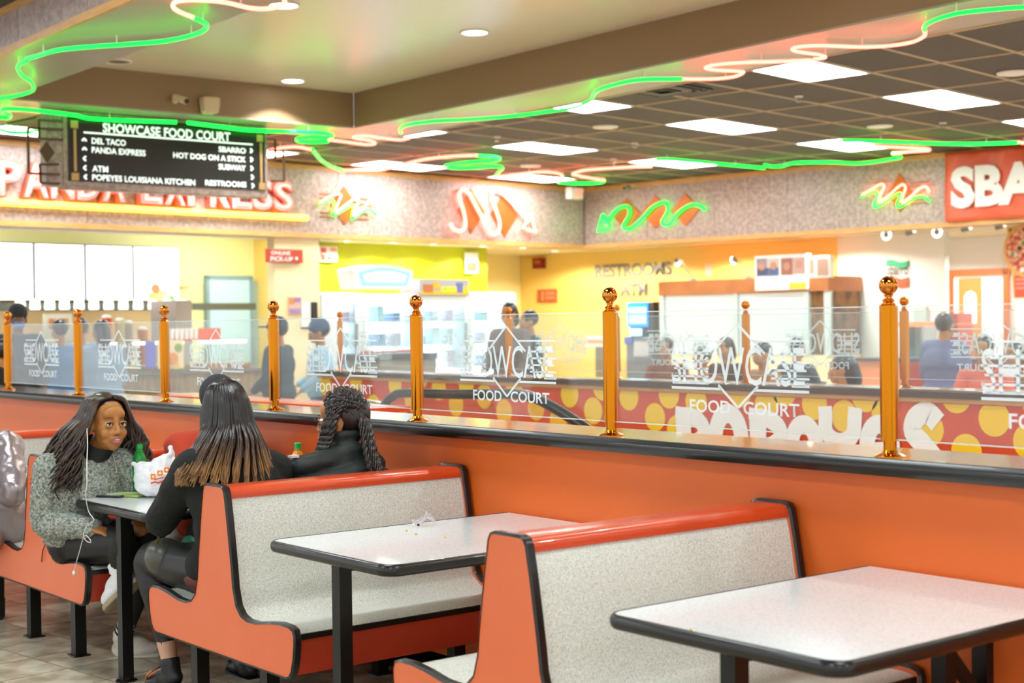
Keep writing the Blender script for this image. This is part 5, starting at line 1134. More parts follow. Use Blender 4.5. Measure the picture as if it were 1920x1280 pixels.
def figure(name, label, J, cols, group=None, fine=.0085, coarse=.012, girth=1., cat='person', jacket_disp=None, head_s=1., face=True, lip='b5645a', open_mouth=False, shoes=True, hands=True, brow='1a120e', pants_disp=None, jacket_len=.0, collar=.0, hem=0., pants_end=.95):
    """J: joints in world space; cols: skin, top, pants, shoes, sole"""
    g = girth; F = Vector(J['fwd']).normalized(); Rr = F.cross(Z3).normalized()
    pel, ch, nk, hd = [Vector(J[k]) for k in ('pelvis', 'chest', 'neck', 'head')]
    sp = (ch-pel).normalized(); axT = axes_of(F - sp*F.dot(sp), sp)
    hax = axes_of(J.get('face', F), J.get('head_up', Z3))
    JJ = {k: Vector(v) for k, v in J.items() if k != 'curl'}
    def torso(mb, k):
        mb.ell(pel, (.172*g*k, .128*g*k, .125*k), 18, 12, axT); mb.ell(pel.lerp(ch, .5), (.150*g*k, .112*g*k, .16*k), 18, 12, axT); mb.ell(ch, (.170*g*k, .120*g*k, .165*k), 18, 12, axT)
        mb.tube([JJ['shL'], ch + (nk-ch)*.55, JJ['shR']], [.062*g*k, .082*g*k, .062*g*k], 14)
        mb.tube([ch, nk], [.10*g*k, .058*k], 14)
    def arms(mb, k, end=1.):
        for s_ in 'LR':
            sh, el, wr = JJ['sh'+s_], JJ['el'+s_], JJ['wr'+s_]; w2 = el.lerp(wr, end)
            limb(mb, [sh, sh.lerp(el, .5), el, el.lerp(w2, .5), w2], [.058*g*k, .055*g*k, .047*g*k, .044*g*k, .034*k+.004])
    def legs(mb, k, end=1.):
        for s_ in 'LR':
            hp, kn, an = JJ['hip'+s_], JJ['kn'+s_], JJ['an'+s_]; a2 = kn.lerp(an, end)
            limb(mb, [hp, hp.lerp(kn, .5), kn, kn.lerp(a2, .35), a2], [.090*g*k, .078*g*k, .058*g*k, .056*g*k, .038*k])
    # body: one surface from crown to soles, a touch slimmer than the clothes
    b = MB(); head_prims(b, hd, hax, head_s); b.tube([hd - hax[2]*.055*head_s - hax[1]*.015, nk - Z3*.03], [.047*head_s, .052], 14)
    torso(b, .86); arms(b, .80); legs(b, .84)
    for s_ in 'LR':
        wr, el = JJ['wr'+s_], JJ['el'+s_]
        if hands: hand_prims(b, wr, J.get('hd'+s_, wr-el), J.get('hn'+s_, Z3), 1., J.get('curl', .5))
        an, toe = JJ['an'+s_], JJ['toe'+s_]; ff = toe-an; ff.z = toe.z-(an.z-.065); fx = axes_of(ff.normalized()); c_ = an - fx[2]*.05
        b.tube([an + (JJ['kn'+s_]-an).normalized()*.03, c_ + fx[2]*.02 + fx[1]*.01, c_ + fx[1]*.05 - fx[2]*.008, c_ + fx[1]*.11 - fx[2]*.014], [.036, .034, .028, .018], 10)
    base = Vector((pel.x, pel.y, 0))
    body = put(name, grow(b, fine, 3), cols['skin'], None, base); tag(body, label, cat, group)
    if face: face_parts(body, hd, hax, lip, head_s, brow, open_mouth, cols['skin'])
    t = MB(); torso(t, 1.04); arms(t, 1.06 if not hem else 1.16, .97)
    if collar: t.tube([nk - Z3*.02, nk + (hd-nk).normalized()*collar], [.075, .068], 16)
    if jacket_len: t.ell(pel - sp*jacket_len*.4, (.185*g, .140*g, .10+jacket_len*.5), 18, 12, axT)
    jm = grow(t, coarse, 3, jacket_disp)
    if hem:
        for v in jm.vertices:
            if v.co.z < pel.z-.01 and abs(v.co.x-pel.x) < .35: v.co.z = pel.z-.01 + (v.co.z-pel.z+.01)*.35
    put('jacket', jm, cols['top'], body)
    p = MB(); p.ell(pel - sp*.02, (.166*g, .124*g, .115), 18, 12, axT); legs(p, 1.0, pants_end); put('trousers', grow(p, coarse, 3, pants_disp), cols['pants'], body)
    if shoes:
        for s_ in 'LR': shoe(body, JJ['an'+s_], JJ['toe'+s_], cols.get('shoe', 'black_plastic'), cols.get('sole', 'white_plastic'))
    return body, hd, hax, base
M('skin_warm', 'b87a3e', .42, sss=.08, col2='ac6f38', scale=9); M('skin_dark', '7a4c30', .45); M('skin_light', 'd0a084', .5)
M('hair_black', '1c1512', .3, col2='2c211b', scale=40, spec=.6); M('hair_brown', '2b1d15', .32, col2='45301f', scale=18, spec=.6)
def hair_cap(par, c, ax, s=1., mat_='hair_black', back=.0, r=(.079, .098, .09)):
    R, F, U = ax; m = MB(); m.ell(c + U*.038*s - F*.022*s, tuple(k*s for k in r), 20, 14, ax)
    if back: limb(m, [c - F*.06 + U*.02, c - F*.09 - U*.08, c - F*.085 - U*back], [.075*s, .07*s, .04*s])
    return put('hair', grow(m, .009, 2), mat_, par)
# ------------------------------------------------------------------ the woman in grey fleece
def fleece(co, n):
    a = mnoise.noise(co*75); b_ = mnoise.noise(co*38 + Vector((3, 1, 7))); return .006*a + .005*b_
M('fleece_grey', '6e7268', .95, col2='c2c6ba', scale=95, detail=3, mix=(.36, .66), bump=.9, bscale=170)
M('leggings', '0c0b0b', .6); M('canvas_white', 'e4e4e6', .7, bump=.1, bscale=150); M('canvas_cream', 'd6cbbb', .75, bump=.25, bscale=90); M('sole_tan', 'a39678', .6); M('sole_white', 'd8d2c4', .6)
JA = dict(fwd=(1, .06, 0), face=(1, .08, -.03), head_up=(-.06, .03, 1), pelvis=(-6.37, 2.63, .555), chest=(-6.355, 2.605, .775), neck=(-6.305, 2.635, .925), head=(-6.238, 2.668, 1.062),
          shL=(-6.31, 2.79, .865), shR=(-6.335, 2.445, .865), elL=(-6.26, 2.86, .655), elR=(-6.345, 2.425, .635), wrL=(-6.06, 2.74, .645), wrR=(-6.085, 2.54, .622),
          hdL=(1, -.4, -.1), hdR=(1, .3, -.1), curl=.8, hipL=(-6.33, 2.72, .535), hipR=(-6.33, 2.57, .535), knL=(-5.95, 2.74, .545), knR=(-5.93, 2.60, .56), anL=(-6.33, 2.765, .085), anR=tuple(ony(224, 1066, 2.60)), toeL=(-6.235, 2.875, .03), toeR=tuple(ony(170, 1150, 2.545)))
wa, hc_, ax_, bs = figure('person', 'woman in a grey fleece jacket with long wavy dark hair talking at the table', JA, dict(skin='skin_warm', top='fleece_grey', pants='leggings'), fine=.0055, coarse=.0075, jacket_disp=fleece, head_s=1.07, lip='b0605a', open_mouth=True, shoes=False, girth=1.16, hem=.05)
sh, _, _ = shoe(wa, JA['anL'], JA['toeL'], 'canvas_cream', 'sole_white', 1.05); sh['label'] = 'cream sneaker flat on the floor'
an = Vector(JA['anR']); ft = (Vector(JA['toeR'])-an)
sh, _, _ = shoe(wa, an, an + ft*1.0 + Vector((0, 0, -.0)), 'canvas_white', 'sole_tan', 1.08); sh['label'] = 'white sneaker with its tan sole turned up'
M('sock_white', 'e6e2dc', .8); M('sock_black', '1a1a1a', .8)
for k_, a_, q in (('L', Vector(JA['anL']), Vector(JA['knL'])), ('R', Vector(JA['anR']), Vector(JA['knR']))):
    d_ = (q-a_).normalized(); sk = MB().tube([a_ + d_*(-.02), a_ + d_*.13], [.041, .043], 16).build('sock', 'sock_white', wa, smooth=40)
    for z in (.035, .065, .095): MB().tube([a_ + d_*z, a_ + d_*(z+.014)], [.0435, .0438], 16).build('sock_stripe', 'sock_black', sk, smooth=40)
# collar with zip
R, F, U = ax_
MB().tube([Vector(JA['neck']) - Z3*.0, Vector(JA['neck']) + Vector((.03, .012, .055))], [.078, .066], 18, cap=False).build('inner_collar', 'leggings', wa, smooth=60)
MB().tube([hc_ + F*.065 - U*.135, hc_ + F*.10 - U*.21], [.004, .004], 6).build('zip', 'steel', wa)
# wavy hair
def wavy(par, c, ax, n, mat_, seed=1):
    rr = random.Random(seed); R, F, U = ax; m = MB()
    for k in range(n):
        side = -1 if k % 2 else 1; ph = rr.uniform(.12, 1.)      # 0 front .. 1 back
        fr = math.cos(ph*PI*.93); lat = math.sin(ph*PI*.93)
        lay = rr.uniform(.0, 1.); L = rr.uniform(.24, .36) if ph > .3 else rr.uniform(.22, .32)
        p0 = c + U*(.118+.008*lay) + F*(.055-.10*ph) + R*side*.006
        p1 = c + U*(.098+.01*lay) + F*(.062*fr-.02) + R*side*(.050+.03*lat)
        p2 = c + U*.03 + F*(.074*fr-.026) + R*side*(.080+.022*lat+.012*lay)
        out = .035*lay + .02
        q = [p0, p1, p2]; base = c + F*(.070*fr-.030 - .03*(1-fr)*.5) + R*side*(.094+.02*lat+out*.6)
        w1 = rr.uniform(0, 6.3); drop = L
        for t_ in (.25, .45, .65, .85, 1.0):
            d_ = Vector(base) - U*(drop*t_-.02) + R*side*(out*1.6*t_) + F*(-.075*ph*t_*1.7 + .035*(1-ph)*t_)
            d_ += (R*math.sin(w1+t_*11) + F*math.cos(w1+t_*11))*(.012+.012*t_); q.append(d_)
        P = smooth_path(q, 4); N_ = len(P); m.tube(P, [max(.0018, .0068*(1-(i/N_)**3*.8)) for i in range(N_)], 5)
    return m.build('hair', mat_, par, smooth=180)
wavy(wa, hc_, ax_, 560, 'hair_brown', 4); hair_cap(wa, hc_ - ax_[1]*.014 + ax_[2]*.004, ax_, 1.08, 'hair_brown')
# earphone cord
pth = [(163, 803, 2.55), (164, 830, 2.52), (163, 870, 2.47), (163, 905, 2.45), (161, 930, 2.45), (166, 958, 2.47), (176, 975, 2.47), (163, 985, 2.46), (157, 1000, 2.45), (160, 1012, 2.45), (170, 1017, 2.45), (168, 1010, 2.45), (158, 1004, 2.45), (150, 1030, 2.45), (143, 1055, 2.45), (139, 1074, 2.45)]
P = smooth_path([ony(*a) for a in pth], 5)
cd = MB().tube(P, .0019, 6).build('earphone_cord', M('cord_white', 'e8e6e0', .5), None, smooth=60); tag(cd, 'thin white earphone cord hanging from the fleece jacket', 'earphones')
MB().ell(P[-1], (.008, .008, .011), 10, 8).build('earbud', 'cord_white', cd, smooth=180)
# red lace hanging on the bench end
P = [ony(85, 1020, 2.487), ony(80, 1033, 2.486), ony(78, 1053, 2.486)]
lc = MB().tube(smooth_path(P, 4), .003, 6).build('red_strap', M('strap_red', '8a2a1c', .6)); tag(lc, 'short dark red strap hanging over the bench end', 'strap')
# ------------------------------------------------------------------ the woman with long straight hair
M('black_knit', '0d0f0d', .85, col2='151815', scale=60, bump=.25, bscale=120); M('legging_black', '0f0f10', .5); M('shoe_black', '1b1c1c', .4); M('maroon', '6a2d24', .7, col2='58231c', scale=20)
JB = dict(fwd=(-1, -.12, 0), face=(-1, -.05, -.08), pelvis=(-5.20, 2.76, .565), chest=(-5.205, 2.765, .83), neck=(-5.245, 2.755, 1.0), head=(-5.285, 2.75, 1.148),
          shL=(-5.215, 2.575, .945), shR=(-5.195, 2.925, .905), elL=(-5.445, 2.545, .715), elR=(-5.43, 3.03, .74), wrL=(-5.615, 2.70, .785), wrR=(-5.62, 2.92, .785), hdL=(-1, .5, 0), hdR=(-1, -.5, 0), curl=.5,
          hipL=(-5.21, 2.665, .535), hipR=(-5.21, 2.85, .535), knL=(-5.705, 2.625, .525), knR=(-5.70, 2.90, .54), anL=(-5.545, 2.625, .115), anR=(-5.58, 3.0, .085), toeL=(-5.655, 2.60, .03), toeR=(-5.72, 3.0, .03))
wb, hb_, axb, _ = figure('person', 'woman seen from behind with long straight hair fading from black to caramel', JB, dict(skin='skin_light', top='black_knit', pants='legging_black', shoe='shoe_black', sole='black_plastic'), fine=.007, coarse=.009, girth=1.24, jacket_len=.02, pants_end=.83, jacket_disp=lambda co, n: .006*mnoise.noise(co*14))
MB().ell((-5.20, 2.75, .505), (.225, .205, .075), 20, 12).build('shirt_hem', 'maroon', wb, smooth=180)
put('thigh_panel', grow(MB().ell((-5.54, 2.605, .556), (.095, .082, .080), 18, 12), .01, 2), M('panel_grey', '4c4c42', .3), wb)
MB().bar((-5.475, 2.545, .625), (-5.455, 2.54, .655), .010, .004).build('zip_pull', M('gold_zip', 'c8a860', .3, metal=1), wb)
m = MB()
for s_ in (-1, 1): m.tube([Vector((-5.57, 2.578+.02*s_, .10)), Vector((-5.62, 2.565+.01*s_, .07)), Vector((-5.66, 2.57, .045))], .005, 6)
m.build('shoe_stripe', M('stripe_orange', 'c87840', .5), wb)
MB().box(-5.2, -5.17, 2.985, 3.02, .955, .965).build('sleeve_tag', 'white_plastic', wb)
def ombre():
    m = bpy.data.materials.new('hair_ombre'); m.use_nodes = True; nt = m.node_tree; b = nt.nodes['Principled BSDF']; b.inputs['Roughness'].default_value = .3; b.inputs['Specular IOR Level'].default_value = .6
    tc = nt.nodes.new('ShaderNodeTexCoord'); sx = nt.nodes.new('ShaderNodeSeparateXYZ'); n = nt.nodes.new('ShaderNodeTexNoise'); n.inputs['Scale'].default_value = 22
    mp = nt.nodes.new('ShaderNodeMapping'); mp.inputs['Scale'].default_value = (1, 1, .08); ad = nt.nodes.new('ShaderNodeMath'); ad.operation = 'MULTIPLY_ADD'; ad.inputs[1].default_value = .16
    mr = nt.nodes.new('ShaderNodeMapRange'); mr.inputs[1].default_value = 1.26; mr.inputs[2].default_value = .90; rp = nt.nodes.new('ShaderNodeValToRGB'); e = rp.color_ramp.elements
    e[0].position = .25; e[0].color = lin('1b1310'); e[1].position = .8; e[1].color = lin('a87a45'); k = e.new(.5); k.color = lin('4a3220')
    nt.links.new(tc.outputs['Object'], sx.inputs[0]); nt.links.new(tc.outputs['Object'], mp.inputs[0]); nt.links.new(mp.outputs[0], n.inputs['Vector'])
    nt.links.new(n.outputs[0], ad.inputs[0]); nt.links.new(sx.outputs['Z'], ad.inputs[2]); nt.links.new(ad.outputs[0], mr.inputs[0]); nt.links.new(mr.outputs[0], rp.inputs[0]); nt.links.new(rp.outputs[0], b.inputs['Base Color'])
    MATS['hair_ombre'] = m
ombre()
def straight(par, c, ax, n, mat_, seed, length, spread, seg=5):
    rr = random.Random(seed); R, F, U = ax; m = MB()
    for k in range(n):
        a = rr.uniform(-2.25, 2.25); back = math.cos(a); lat = math.sin(a); lay = rr.random()
        L = length*rr.uniform(.82, 1.)*(1-.12*abs(lat)); D = -F*back + R*lat
        clump = round(a*5)/5; lc_ = math.sin(clump); latE = lc_*.72+lat*.28
        q = [c + U*(.121+.006*lay) - F*.01 + R*rr.uniform(-.004, .004), c + U*(.098+.008*lay) + (-F*back*.062+R*lat*.055) - F*.012, c + U*.035 + (-F*back*.094+R*lat*.077)*(1+.10*lay) - F*.018, c - U*.045 + (-F*back*.098+R*lat*.087)*(1.02+.14*lay) - F*.02]
        for t_ in (.3, .55, .8, 1.):
            q.append(c - U*(.05+(L-.05)*t_) + R*(latE*(.095+spread*t_)) - F*(.02+(.10*max(back, 0)+.05*(1-abs(lat)))*(1.0)+.045*t_+.02*lay*t_) + R*(.004*math.sin(9*t_+k)-.05*t_))
        P = smooth_path(q, 3); N_ = len(P); m.tube(P, [.0052*(1-.72*(i/N_)**3) for i in range(N_)], seg)
    return m.build('hair', mat_, par, smooth=180)
straight(wb, hb_, axb, 900, 'hair_ombre', 8, .31, .125); hair_cap(wb, hb_ - axb[1]*.002 - axb[2]*.004, axb, .97, 'hair_black')
limb_ = MB(); limb(limb_, [hb_ - axb[1]*.04, hb_ - axb[1]*.085 - Z3*.10, hb_ - axb[1]*.115 - Z3*.18], [.072, .066, .05]); put('hair_under', grow(limb_, .01, 2), 'hair_ombre', wb)
# ------------------------------------------------------------------ the hidden person in red
M('red_fleece', 'c8452c', .85, bump=.2, bscale=60); M('knit_dark', '33343a', .9, bump=.3, bscale=150)
JC = dict(fwd=(1, 0, 0), pelvis=(-6.37, 3.26, .56), chest=(-6.37, 3.26, .82), neck=(-6.36, 3.26, .98), head=(-6.33, 3.27, 1.125), shL=(-6.37, 3.43, .93), shR=(-6.37, 3.07, .93), elL=(-6.2, 3.46, .74), elR=(-6.2, 3.08, .72), wrL=(-6.02, 3.38, .79), wrR=(-6.02, 3.16, .79),
          hipL=(-6.33, 3.35, .535), hipR=(-6.33, 3.18, .535), knL=(-5.9, 3.36, .54), knR=(-5.9, 3.18, .54), anL=(-5.88, 3.36, .085), anR=(-5.9, 3.2, .085), toeL=(-5.74, 3.36, .03), toeR=(-5.76, 3.2, .03))
wc, hcc, axc, _ = figure('person', 'person in a red fleece mostly hidden behind the woman with caramel hair ends', JC, dict(skin='skin_dark', top='red_fleece', pants='leggings', shoe='shoe_black'), girth=1.1, collar=.06)
put('cap', grow(MB().ell(hcc + Z3*.04 - axc[1]*.01, (.088, .106, .098), 20, 14, axc), .009, 2), 'knit_dark', wc)
# ------------------------------------------------------------------ the woman with braids
M('puffer', '2a2e2d', .55, spec=.35, bump=.25, bscale=30)
def quilt(co, n):
    a = (co.z + .25*abs(co.y-3.24))*40; return .024*abs(math.sin(a)) - .012 + .008*mnoise.noise(co*14)
JD = dict(fwd=(-1, -.1, 0), face=(-.78, -.66, -.05), pelvis=(-5.18, 3.27, .56), chest=(-5.17, 3.27, .80), neck=(-5.175, 3.28, .965), head=(-5.215, 3.285, 1.088), shL=(-5.17, 3.09, .90), shR=(-5.16, 3.405, .865), elL=(-5.38, 3.05, .72), elR=(-5.35, 3.44, .72), wrL=(-5.58, 3.16, .785), wrR=(-5.58, 3.4, .785),
          hdL=(-1, .2, 0), hdR=(-1, -.2, 0), hipL=(-5.2, 3.18, .535), hipR=(-5.2, 3.36, .535), knL=(-5.65, 3.18, .54), knR=(-5.65, 3.36, .54), anL=(-5.62, 3.18, .085), anR=(-5.62, 3.38, .085), toeL=(-5.78, 3.18, .03), toeR=(-5.78, 3.38, .03))
for k_ in JD:
    if k_ not in ('fwd', 'face'): JD[k_] = (JD[k_][0], JD[k_][1]-.035, JD[k_][2])
for k_ in ('hdL', 'hdR'): JD[k_] = (-1, 0, 0)
wd, hdd, axd, _ = figure('person', 'woman in a black puffer jacket with long twisted braids', JD, dict(skin='skin_warm', top='puffer', pants='leggings', shoe='shoe_black'), fine=.006, coarse=.008, girth=1.18, jacket_disp=quilt, collar=.07, head_s=1.04)
hair_cap(wd, hdd - axd[1]*.01 - axd[2]*.006, axd, .98, 'hair_black')
R, F, U = axd; rr = random.Random(11); m = MB(); RT = Vector((CR.x, CR.y, 0)).normalized(); FW = Vector((CF.x, CF.y, 0)).normalized()
cs = hdd + Z3*.03 - F*.012
for k in range(84):
    right_ = k % 5 > 1; r_, q_ = rr.random(), rr.random()
    d_ = (RT*(rr.uniform(-.1, .85) if right_ else rr.uniform(-.75, .05)) - FW*rr.uniform(-.35, .9) + Z3*rr.uniform(.15, 1.)).normalized()
    if d_.dot(F) > .55: d_ = (d_ - F*.5).normalized()
    st = cs + R*d_.dot(R)*.074 + F*d_.dot(F)*.092 + U*d_.dot(U)*.086; q = [st - d_*.004, st + d_*.014]
    if right_: q += [hdd + RT*(.078+.03*r_) - FW*(.0+.075*q_) + Z3*.005, hdd + RT*(.095+.045*r_) - FW*(.03+.09*q_) - Z3*.09, hdd + RT*(.112+.06*r_) - FW*(.06+.10*q_) - Z3*.18, hdd + RT*(.122+.075*r_) - FW*(.07+.105*q_) - Z3*(.25+.05*rr.random())]
    else: q += [hdd - RT*(.012+.045*r_) - FW*(.098-.02*r_) + Z3*.005, hdd - RT*(.035+.045*r_) - FW*(.105-.02*r_) - Z3*.08, hdd - RT*(.065+.04*r_) - FW*(.10+.02*q_) - Z3*.15, hdd - RT*(.09+.04*r_) - FW*(.09+.02*q_) - Z3*(.20+.04*rr.random())]
    P = smooth_path(q, 9); N_ = len(P); prev = None
    for s_ in (0, PI):
        pts = []
        for i, p in enumerate(P):
            t_ = (P[min(i+1, N_-1)]-P[max(i-1, 0)]).normalized(); x = t_.cross(Vector((.3, .5, .8))).normalized(); y = t_.cross(x); an = i*1.15+s_
            pts.append(p + (x*math.cos(an)+y*math.sin(an))*.0068*(1-.4*i/N_))
        m.tube(pts, [.0072*(1-.45*i/N_) for i in range(N_)], 5)
m.build('braids', 'hair_black', wd, smooth=180)
gl_ = MB()
for k_ in (-1, 1):
    c = hdd + R*k_*.032 + F*.098 + U*.004; gl_.tube([c + R*.022*math.cos(2*PI*i/16) + U*.018*math.sin(2*PI*i/16) for i in range(16)], .0022, 6, closed=True); gl_.tube([c + R*k_*.022, hdd + R*k_*.074 + F*.0 + U*.006], .002, 6)
gl_.build('glasses', 'black_plastic', wd, smooth=60)
# ------------------------------------------------------------------ silver coat at the picture's edge
M('silver_coat', '9c9092', .32, metal=.55, bump=.5, bscale=22)
JS = dict(fwd=(-1, -.1, 0), pelvis=(-7.17, 2.47, .565), chest=(-7.33, 2.42, .80), neck=(-7.42, 2.40, .95), head=(-7.5, 2.39, 1.08), shL=(-7.30, 2.24, .91), shR=(-7.28, 2.60, .92), elL=(-7.15, 2.20, .69), elR=(-6.945, 2.505, .715), wrL=(-7.40, 2.25, .66), wrR=(-7.20, 2.52, .64),
          hipL=(-7.17, 2.40, .545), hipR=(-7.17, 2.57, .545), knL=(-7.56, 2.38, .54), knR=(-7.56, 2.6, .54), anL=(-7.54, 2.38, .085), anR=(-7.54, 2.62, .085), toeL=(-7.69, 2.38, .03), toeR=(-7.69, 2.62, .03))
ws, hss, axs, _ = figure('person', 'person in a shiny silver coat at the bench end, only a sleeve in view', JS, dict(skin='skin_warm', top='silver_coat', pants='leggings', shoe='shoe_black'), girth=1.12, jacket_disp=lambda co, n: .012*mnoise.noise(co*16), jacket_len=.06)
hair_cap(ws, hss, axs, 1., 'hair_black', .16)
# ------------------------------------------------------------------ people in the court behind
def pose(base, f, ztop, sit=False):
    f = Vector(f).normalized(); R = f.cross(Z3); k = ztop/1.70 if not sit else 1.
    P = lambda r, y, z: base + R*r*k + f*y*k + Z3*z*k
    if not sit:
        return dict(fwd=f, pelvis=P(0, 0, .93), chest=P(0, 0, 1.22), neck=P(0, -.01, 1.415), head=P(0, .02, 1.575), shL=P(-.17, 0, 1.36), shR=P(.17, 0, 1.36), elL=P(-.22, .03, 1.08), elR=P(.22, .05, 1.08), wrL=P(-.19, .2, .95), wrR=P(.17, .24, 1.0), hipL=P(-.09, 0, .90), hipR=P(.09, 0, .90),
                    knL=P(-.1, .03, .49), knR=P(.1, .03, .49), anL=P(-.1, 0, .085/k), anR=P(.1, 0, .085/k), toeL=P(-.11, .16, .03), toeR=P(.11, .16, .03))
    h = ztop-.125-.0
    return dict(fwd=f, pelvis=P(0, 0, .56), chest=P(0, .02, h-.36), neck=P(0, .03, h-.16), head=P(0, .06, h), shL=P(-.17, .02, h-.21), shR=P(.17, .02, h-.21), elL=P(-.22, .13, h-.44), elR=P(.22, .13, h-.44), wrL=P(-.13, .34, .79), wrR=P(.12, .34, .79), hipL=P(-.09, .02, .535), hipR=P(.09, .02, .535),
                knL=P(-.1, .43, .54), knR=P(.1, .43, .54), anL=P(-.1, .42, .085), anR=P(.1, .42, .085), toeL=P(-.1, .57, .03), toeR=P(.1, .57, .03))
def cloth(c): return M('cloth_'+c, c, .85, bump=.1, bscale=40)
def bystander(x, ytop, D, f, label, top, pants, skin='skin_warm', sit=False, hair='hair_black', long=0., hat=None, mask=None, group=None, girth=1., apron=None):
    d = ray(x, ytop); P = EYE + d*D; base = Vector((P.x, P.y, 0)); ztop = P.z
    J = pose(base, f, ztop, sit)
    b, hd, ax, _ = figure('person', label, J, dict(skin=skin, top=cloth(top), pants=cloth(pants), shoe='shoe_black'), group, fine=.012, coarse=.015, girth=girth)
    hair_cap(b, hd, ax, 1., hair, long)
    if hat: 
        m = MB(); m.ell(hd + Z3*.055 - ax[1]*.01, (.089, .107, .095), 16, 12, ax)
        if hat[1]: m.obox(hd + ax[1]*.125 + Z3*.045, ax, (.065, .055, .008))
        put('cap', grow(m, .01, 2), cloth(hat[0]), b)
    if mask: put('face_mask', grow(MB().ell(hd + ax[1]*.045 - ax[2]*.055, (.062, .062, .045), 14, 10, ax), .01, 2), cloth(mask), b)
    if apron: put('apron', grow(MB().ell(Vector(J['chest'])*.5 + Vector(J['pelvis'])*.5 + ax[1]*.03, (.15, .12, .3), 16, 12, ax), .014, 2), cloth(apron), b)
    if sit:
        c = base - Vector(f).normalized()*.02; R_, F_, U_ = axes_of(f)
        t = thing('dining_chair', 'plain dark chair under '+label.split(' at ')[0].split(' in the')[0][:52], 'chair', c, 0, 'chairs beyond the dotted partition')
        MB().obox(c + Z3*.43, (R_, F_, U_), (.2, .2, .02)).build('seat', 'black_plastic', t); MB().obox(c - F_*.2 + Z3*.68, (R_, F_, U_), (.19, .012, .14)).build('backrest', 'black_plastic', t)
        for i in (-1, 1):
            for j in (-1, 1): MB().tube([c + R_*.17*i + F_*.17*j + Z3*.41, c + R_*.18*i + F_*.19*j], .012, 6).build('leg', 'black_metal', t)
            MB().tube([c + R_*.17*i - F_*.19 + Z3*.43, c + R_*.17*i - F_*.2 + Z3*.8], .012, 6).build('back_post', 'black_metal', t)
    return b
toL = -EU; toR = EV; away = CF; 
bystander(33, 572, 13.8, EU*.75 - EV*.3, 'man in a dark knit cap, blue face covering and dark coat', '2e3a46', '23252a', 'skin_dark', hat=('2b2c30', 0), mask='6a8cc0', girth=1.25)
bystander(6, 640, 12.6, -EU, 'person in a black coat close beside the knit-cap man', '191614', '1a1a1a', hair='hair_black', girth=1.1)
bystander(112, 599, 15.0, -EU, 'customer with dark hair and blue top at the food case, half behind the brass post', '4a78a8', '2a3450')
bystander(152, 597, 15.5, -EU*.8 + EV*.3, 'customer with dark hair at the food case beside the blue top', '7a8ca0', '2a3450', girth=1.05)
bystander(190, 600, 14.2, -EU + EV*.2, 'customer in a pale blue hooded coat with dark hair', '8fa8c4', '2c3a66', long=.14, girth=1.2)
bystander(522, 599, 14.2, -EU*.9 - EV*.4, 'worker in a dark uniform and cap beside the counter end', '38464c', '28406a', hat=('2e3850', 1), girth=1.15)
bystander(600, 602, 14.7, -EU*.6 - EV*.8, 'worker in a pale blue shirt and navy cap with a light apron', '9fc8e4', '6a7480', hat=('40567a', 1), apron='c8ccc8', girth=1.1)
bystander(955, 566, 15.2, EU*.2 - EV*.9, 'standing customer with dark hair and a brown and grey jacket', '6c5a52', '7a8a98', long=.1, girth=1.15)
bystander(993, 582, 15.6, -EU*.4 - EV*.8, 'standing customer with dark hair in a dark green coat', '2c3a34', '24302c', girth=1.1)
GS = 'diners beyond the dotted partition'
bystander(1252, 632, 15.6, -EV + EU*.4, 'seated diner with dark hair in front of the cash machine', '7a4a34', '2a2422', sit=True, group=GS)
bystander(1322, 648, 14.0, -EV, 'seated diner in a brown top low before the white shutter', '8a5a3c', '2a2422', sit=True, group=GS)
bystander(1365, 630, 15.2, -EV, 'seated woman with dark hair in a dark brown top before the white shutter', '4a2e22', '2a2422', sit=True, long=.1, group=GS)
bystander(1436, 640, 14.6, -EV - EU*.3, 'seated diner in a tan top right of the far brass post', 'a06c44', '2a2422', sit=True, group=GS)
bystander(1490, 632, 15.4, EV, 'seated diner with dark hair seen from behind by the photo header', '4c5058', '2a2422', sit=True, group=GS)
bystander(1592, 662, 11.2, -EU*.8 - EV*.5, 'seated diner with long dark hair and a cream top beside the pizza counter', 'd8c49a', '2a2422', sit=True, long=.2, group=GS, girth=1.1)
bystander(1770, 588, 13.2, EV, 'customer in a purple-grey jacket seen from behind at the pizza counter', '6a6a8c', '3c3c5c', girth=1.2, hair='hair_brown')
bystander(1848, 628, 12.2, -EV + EU*.2, 'seated diner with brown hair in a red top near the pizza counter', 'c8604c', '2a2422', sit=True, group=GS)
bystander(1908, 640, 13.3, -EV - EU*.2, 'seated diner in a brown top near the pizza poster', '8a6a50', '2a2422', sit=True, group=GS)
# ================================================================== THINGS ON THE TABLES
TT = .7405
# carrier bag
bc_ = Vector((-6.045, 2.81, TT)); m = MB()
right = CR; fw = Vector((CF.x, CF.y, 0)).normalized(); rt = Vector((CR.x, CR.y, 0)).normalized(); axg = (rt, fw, Z3)
for k, (x, y, z, a, b, c_) in enumerate(((0, 0, .05, .098, .075, .05), (-.02, 0, .085, .08, .066, .06), (.03, 0, .09, .072, .062, .06), (-.05, -.01, .125, .045, .04, .035), (.045, .0, .14, .05, .035, .045), (.0, .0, .12, .06, .045, .035))): m.ell(bc_ + rt*x + fw*y + Z3*z, (a, b, c_), 20, 14, axg)
limb(m, [bc_ - rt*.05 + Z3*.12, bc_ - rt*.088 + Z3*.14, bc_ - rt*.10 + Z3*.148], [.038, .026, .012], .45); limb(m, [bc_ + rt*.045 + Z3*.15, bc_ + rt*.066 + Z3*.19, bc_ + rt*.062 + Z3*.215], [.042, .036, .014], .4)
limb(m, [bc_ + rt*.01 + Z3*.14, bc_ + rt*.015 + Z3*.165, bc_ + rt*.03 + Z3*.175], [.035, .022, .01], .4)
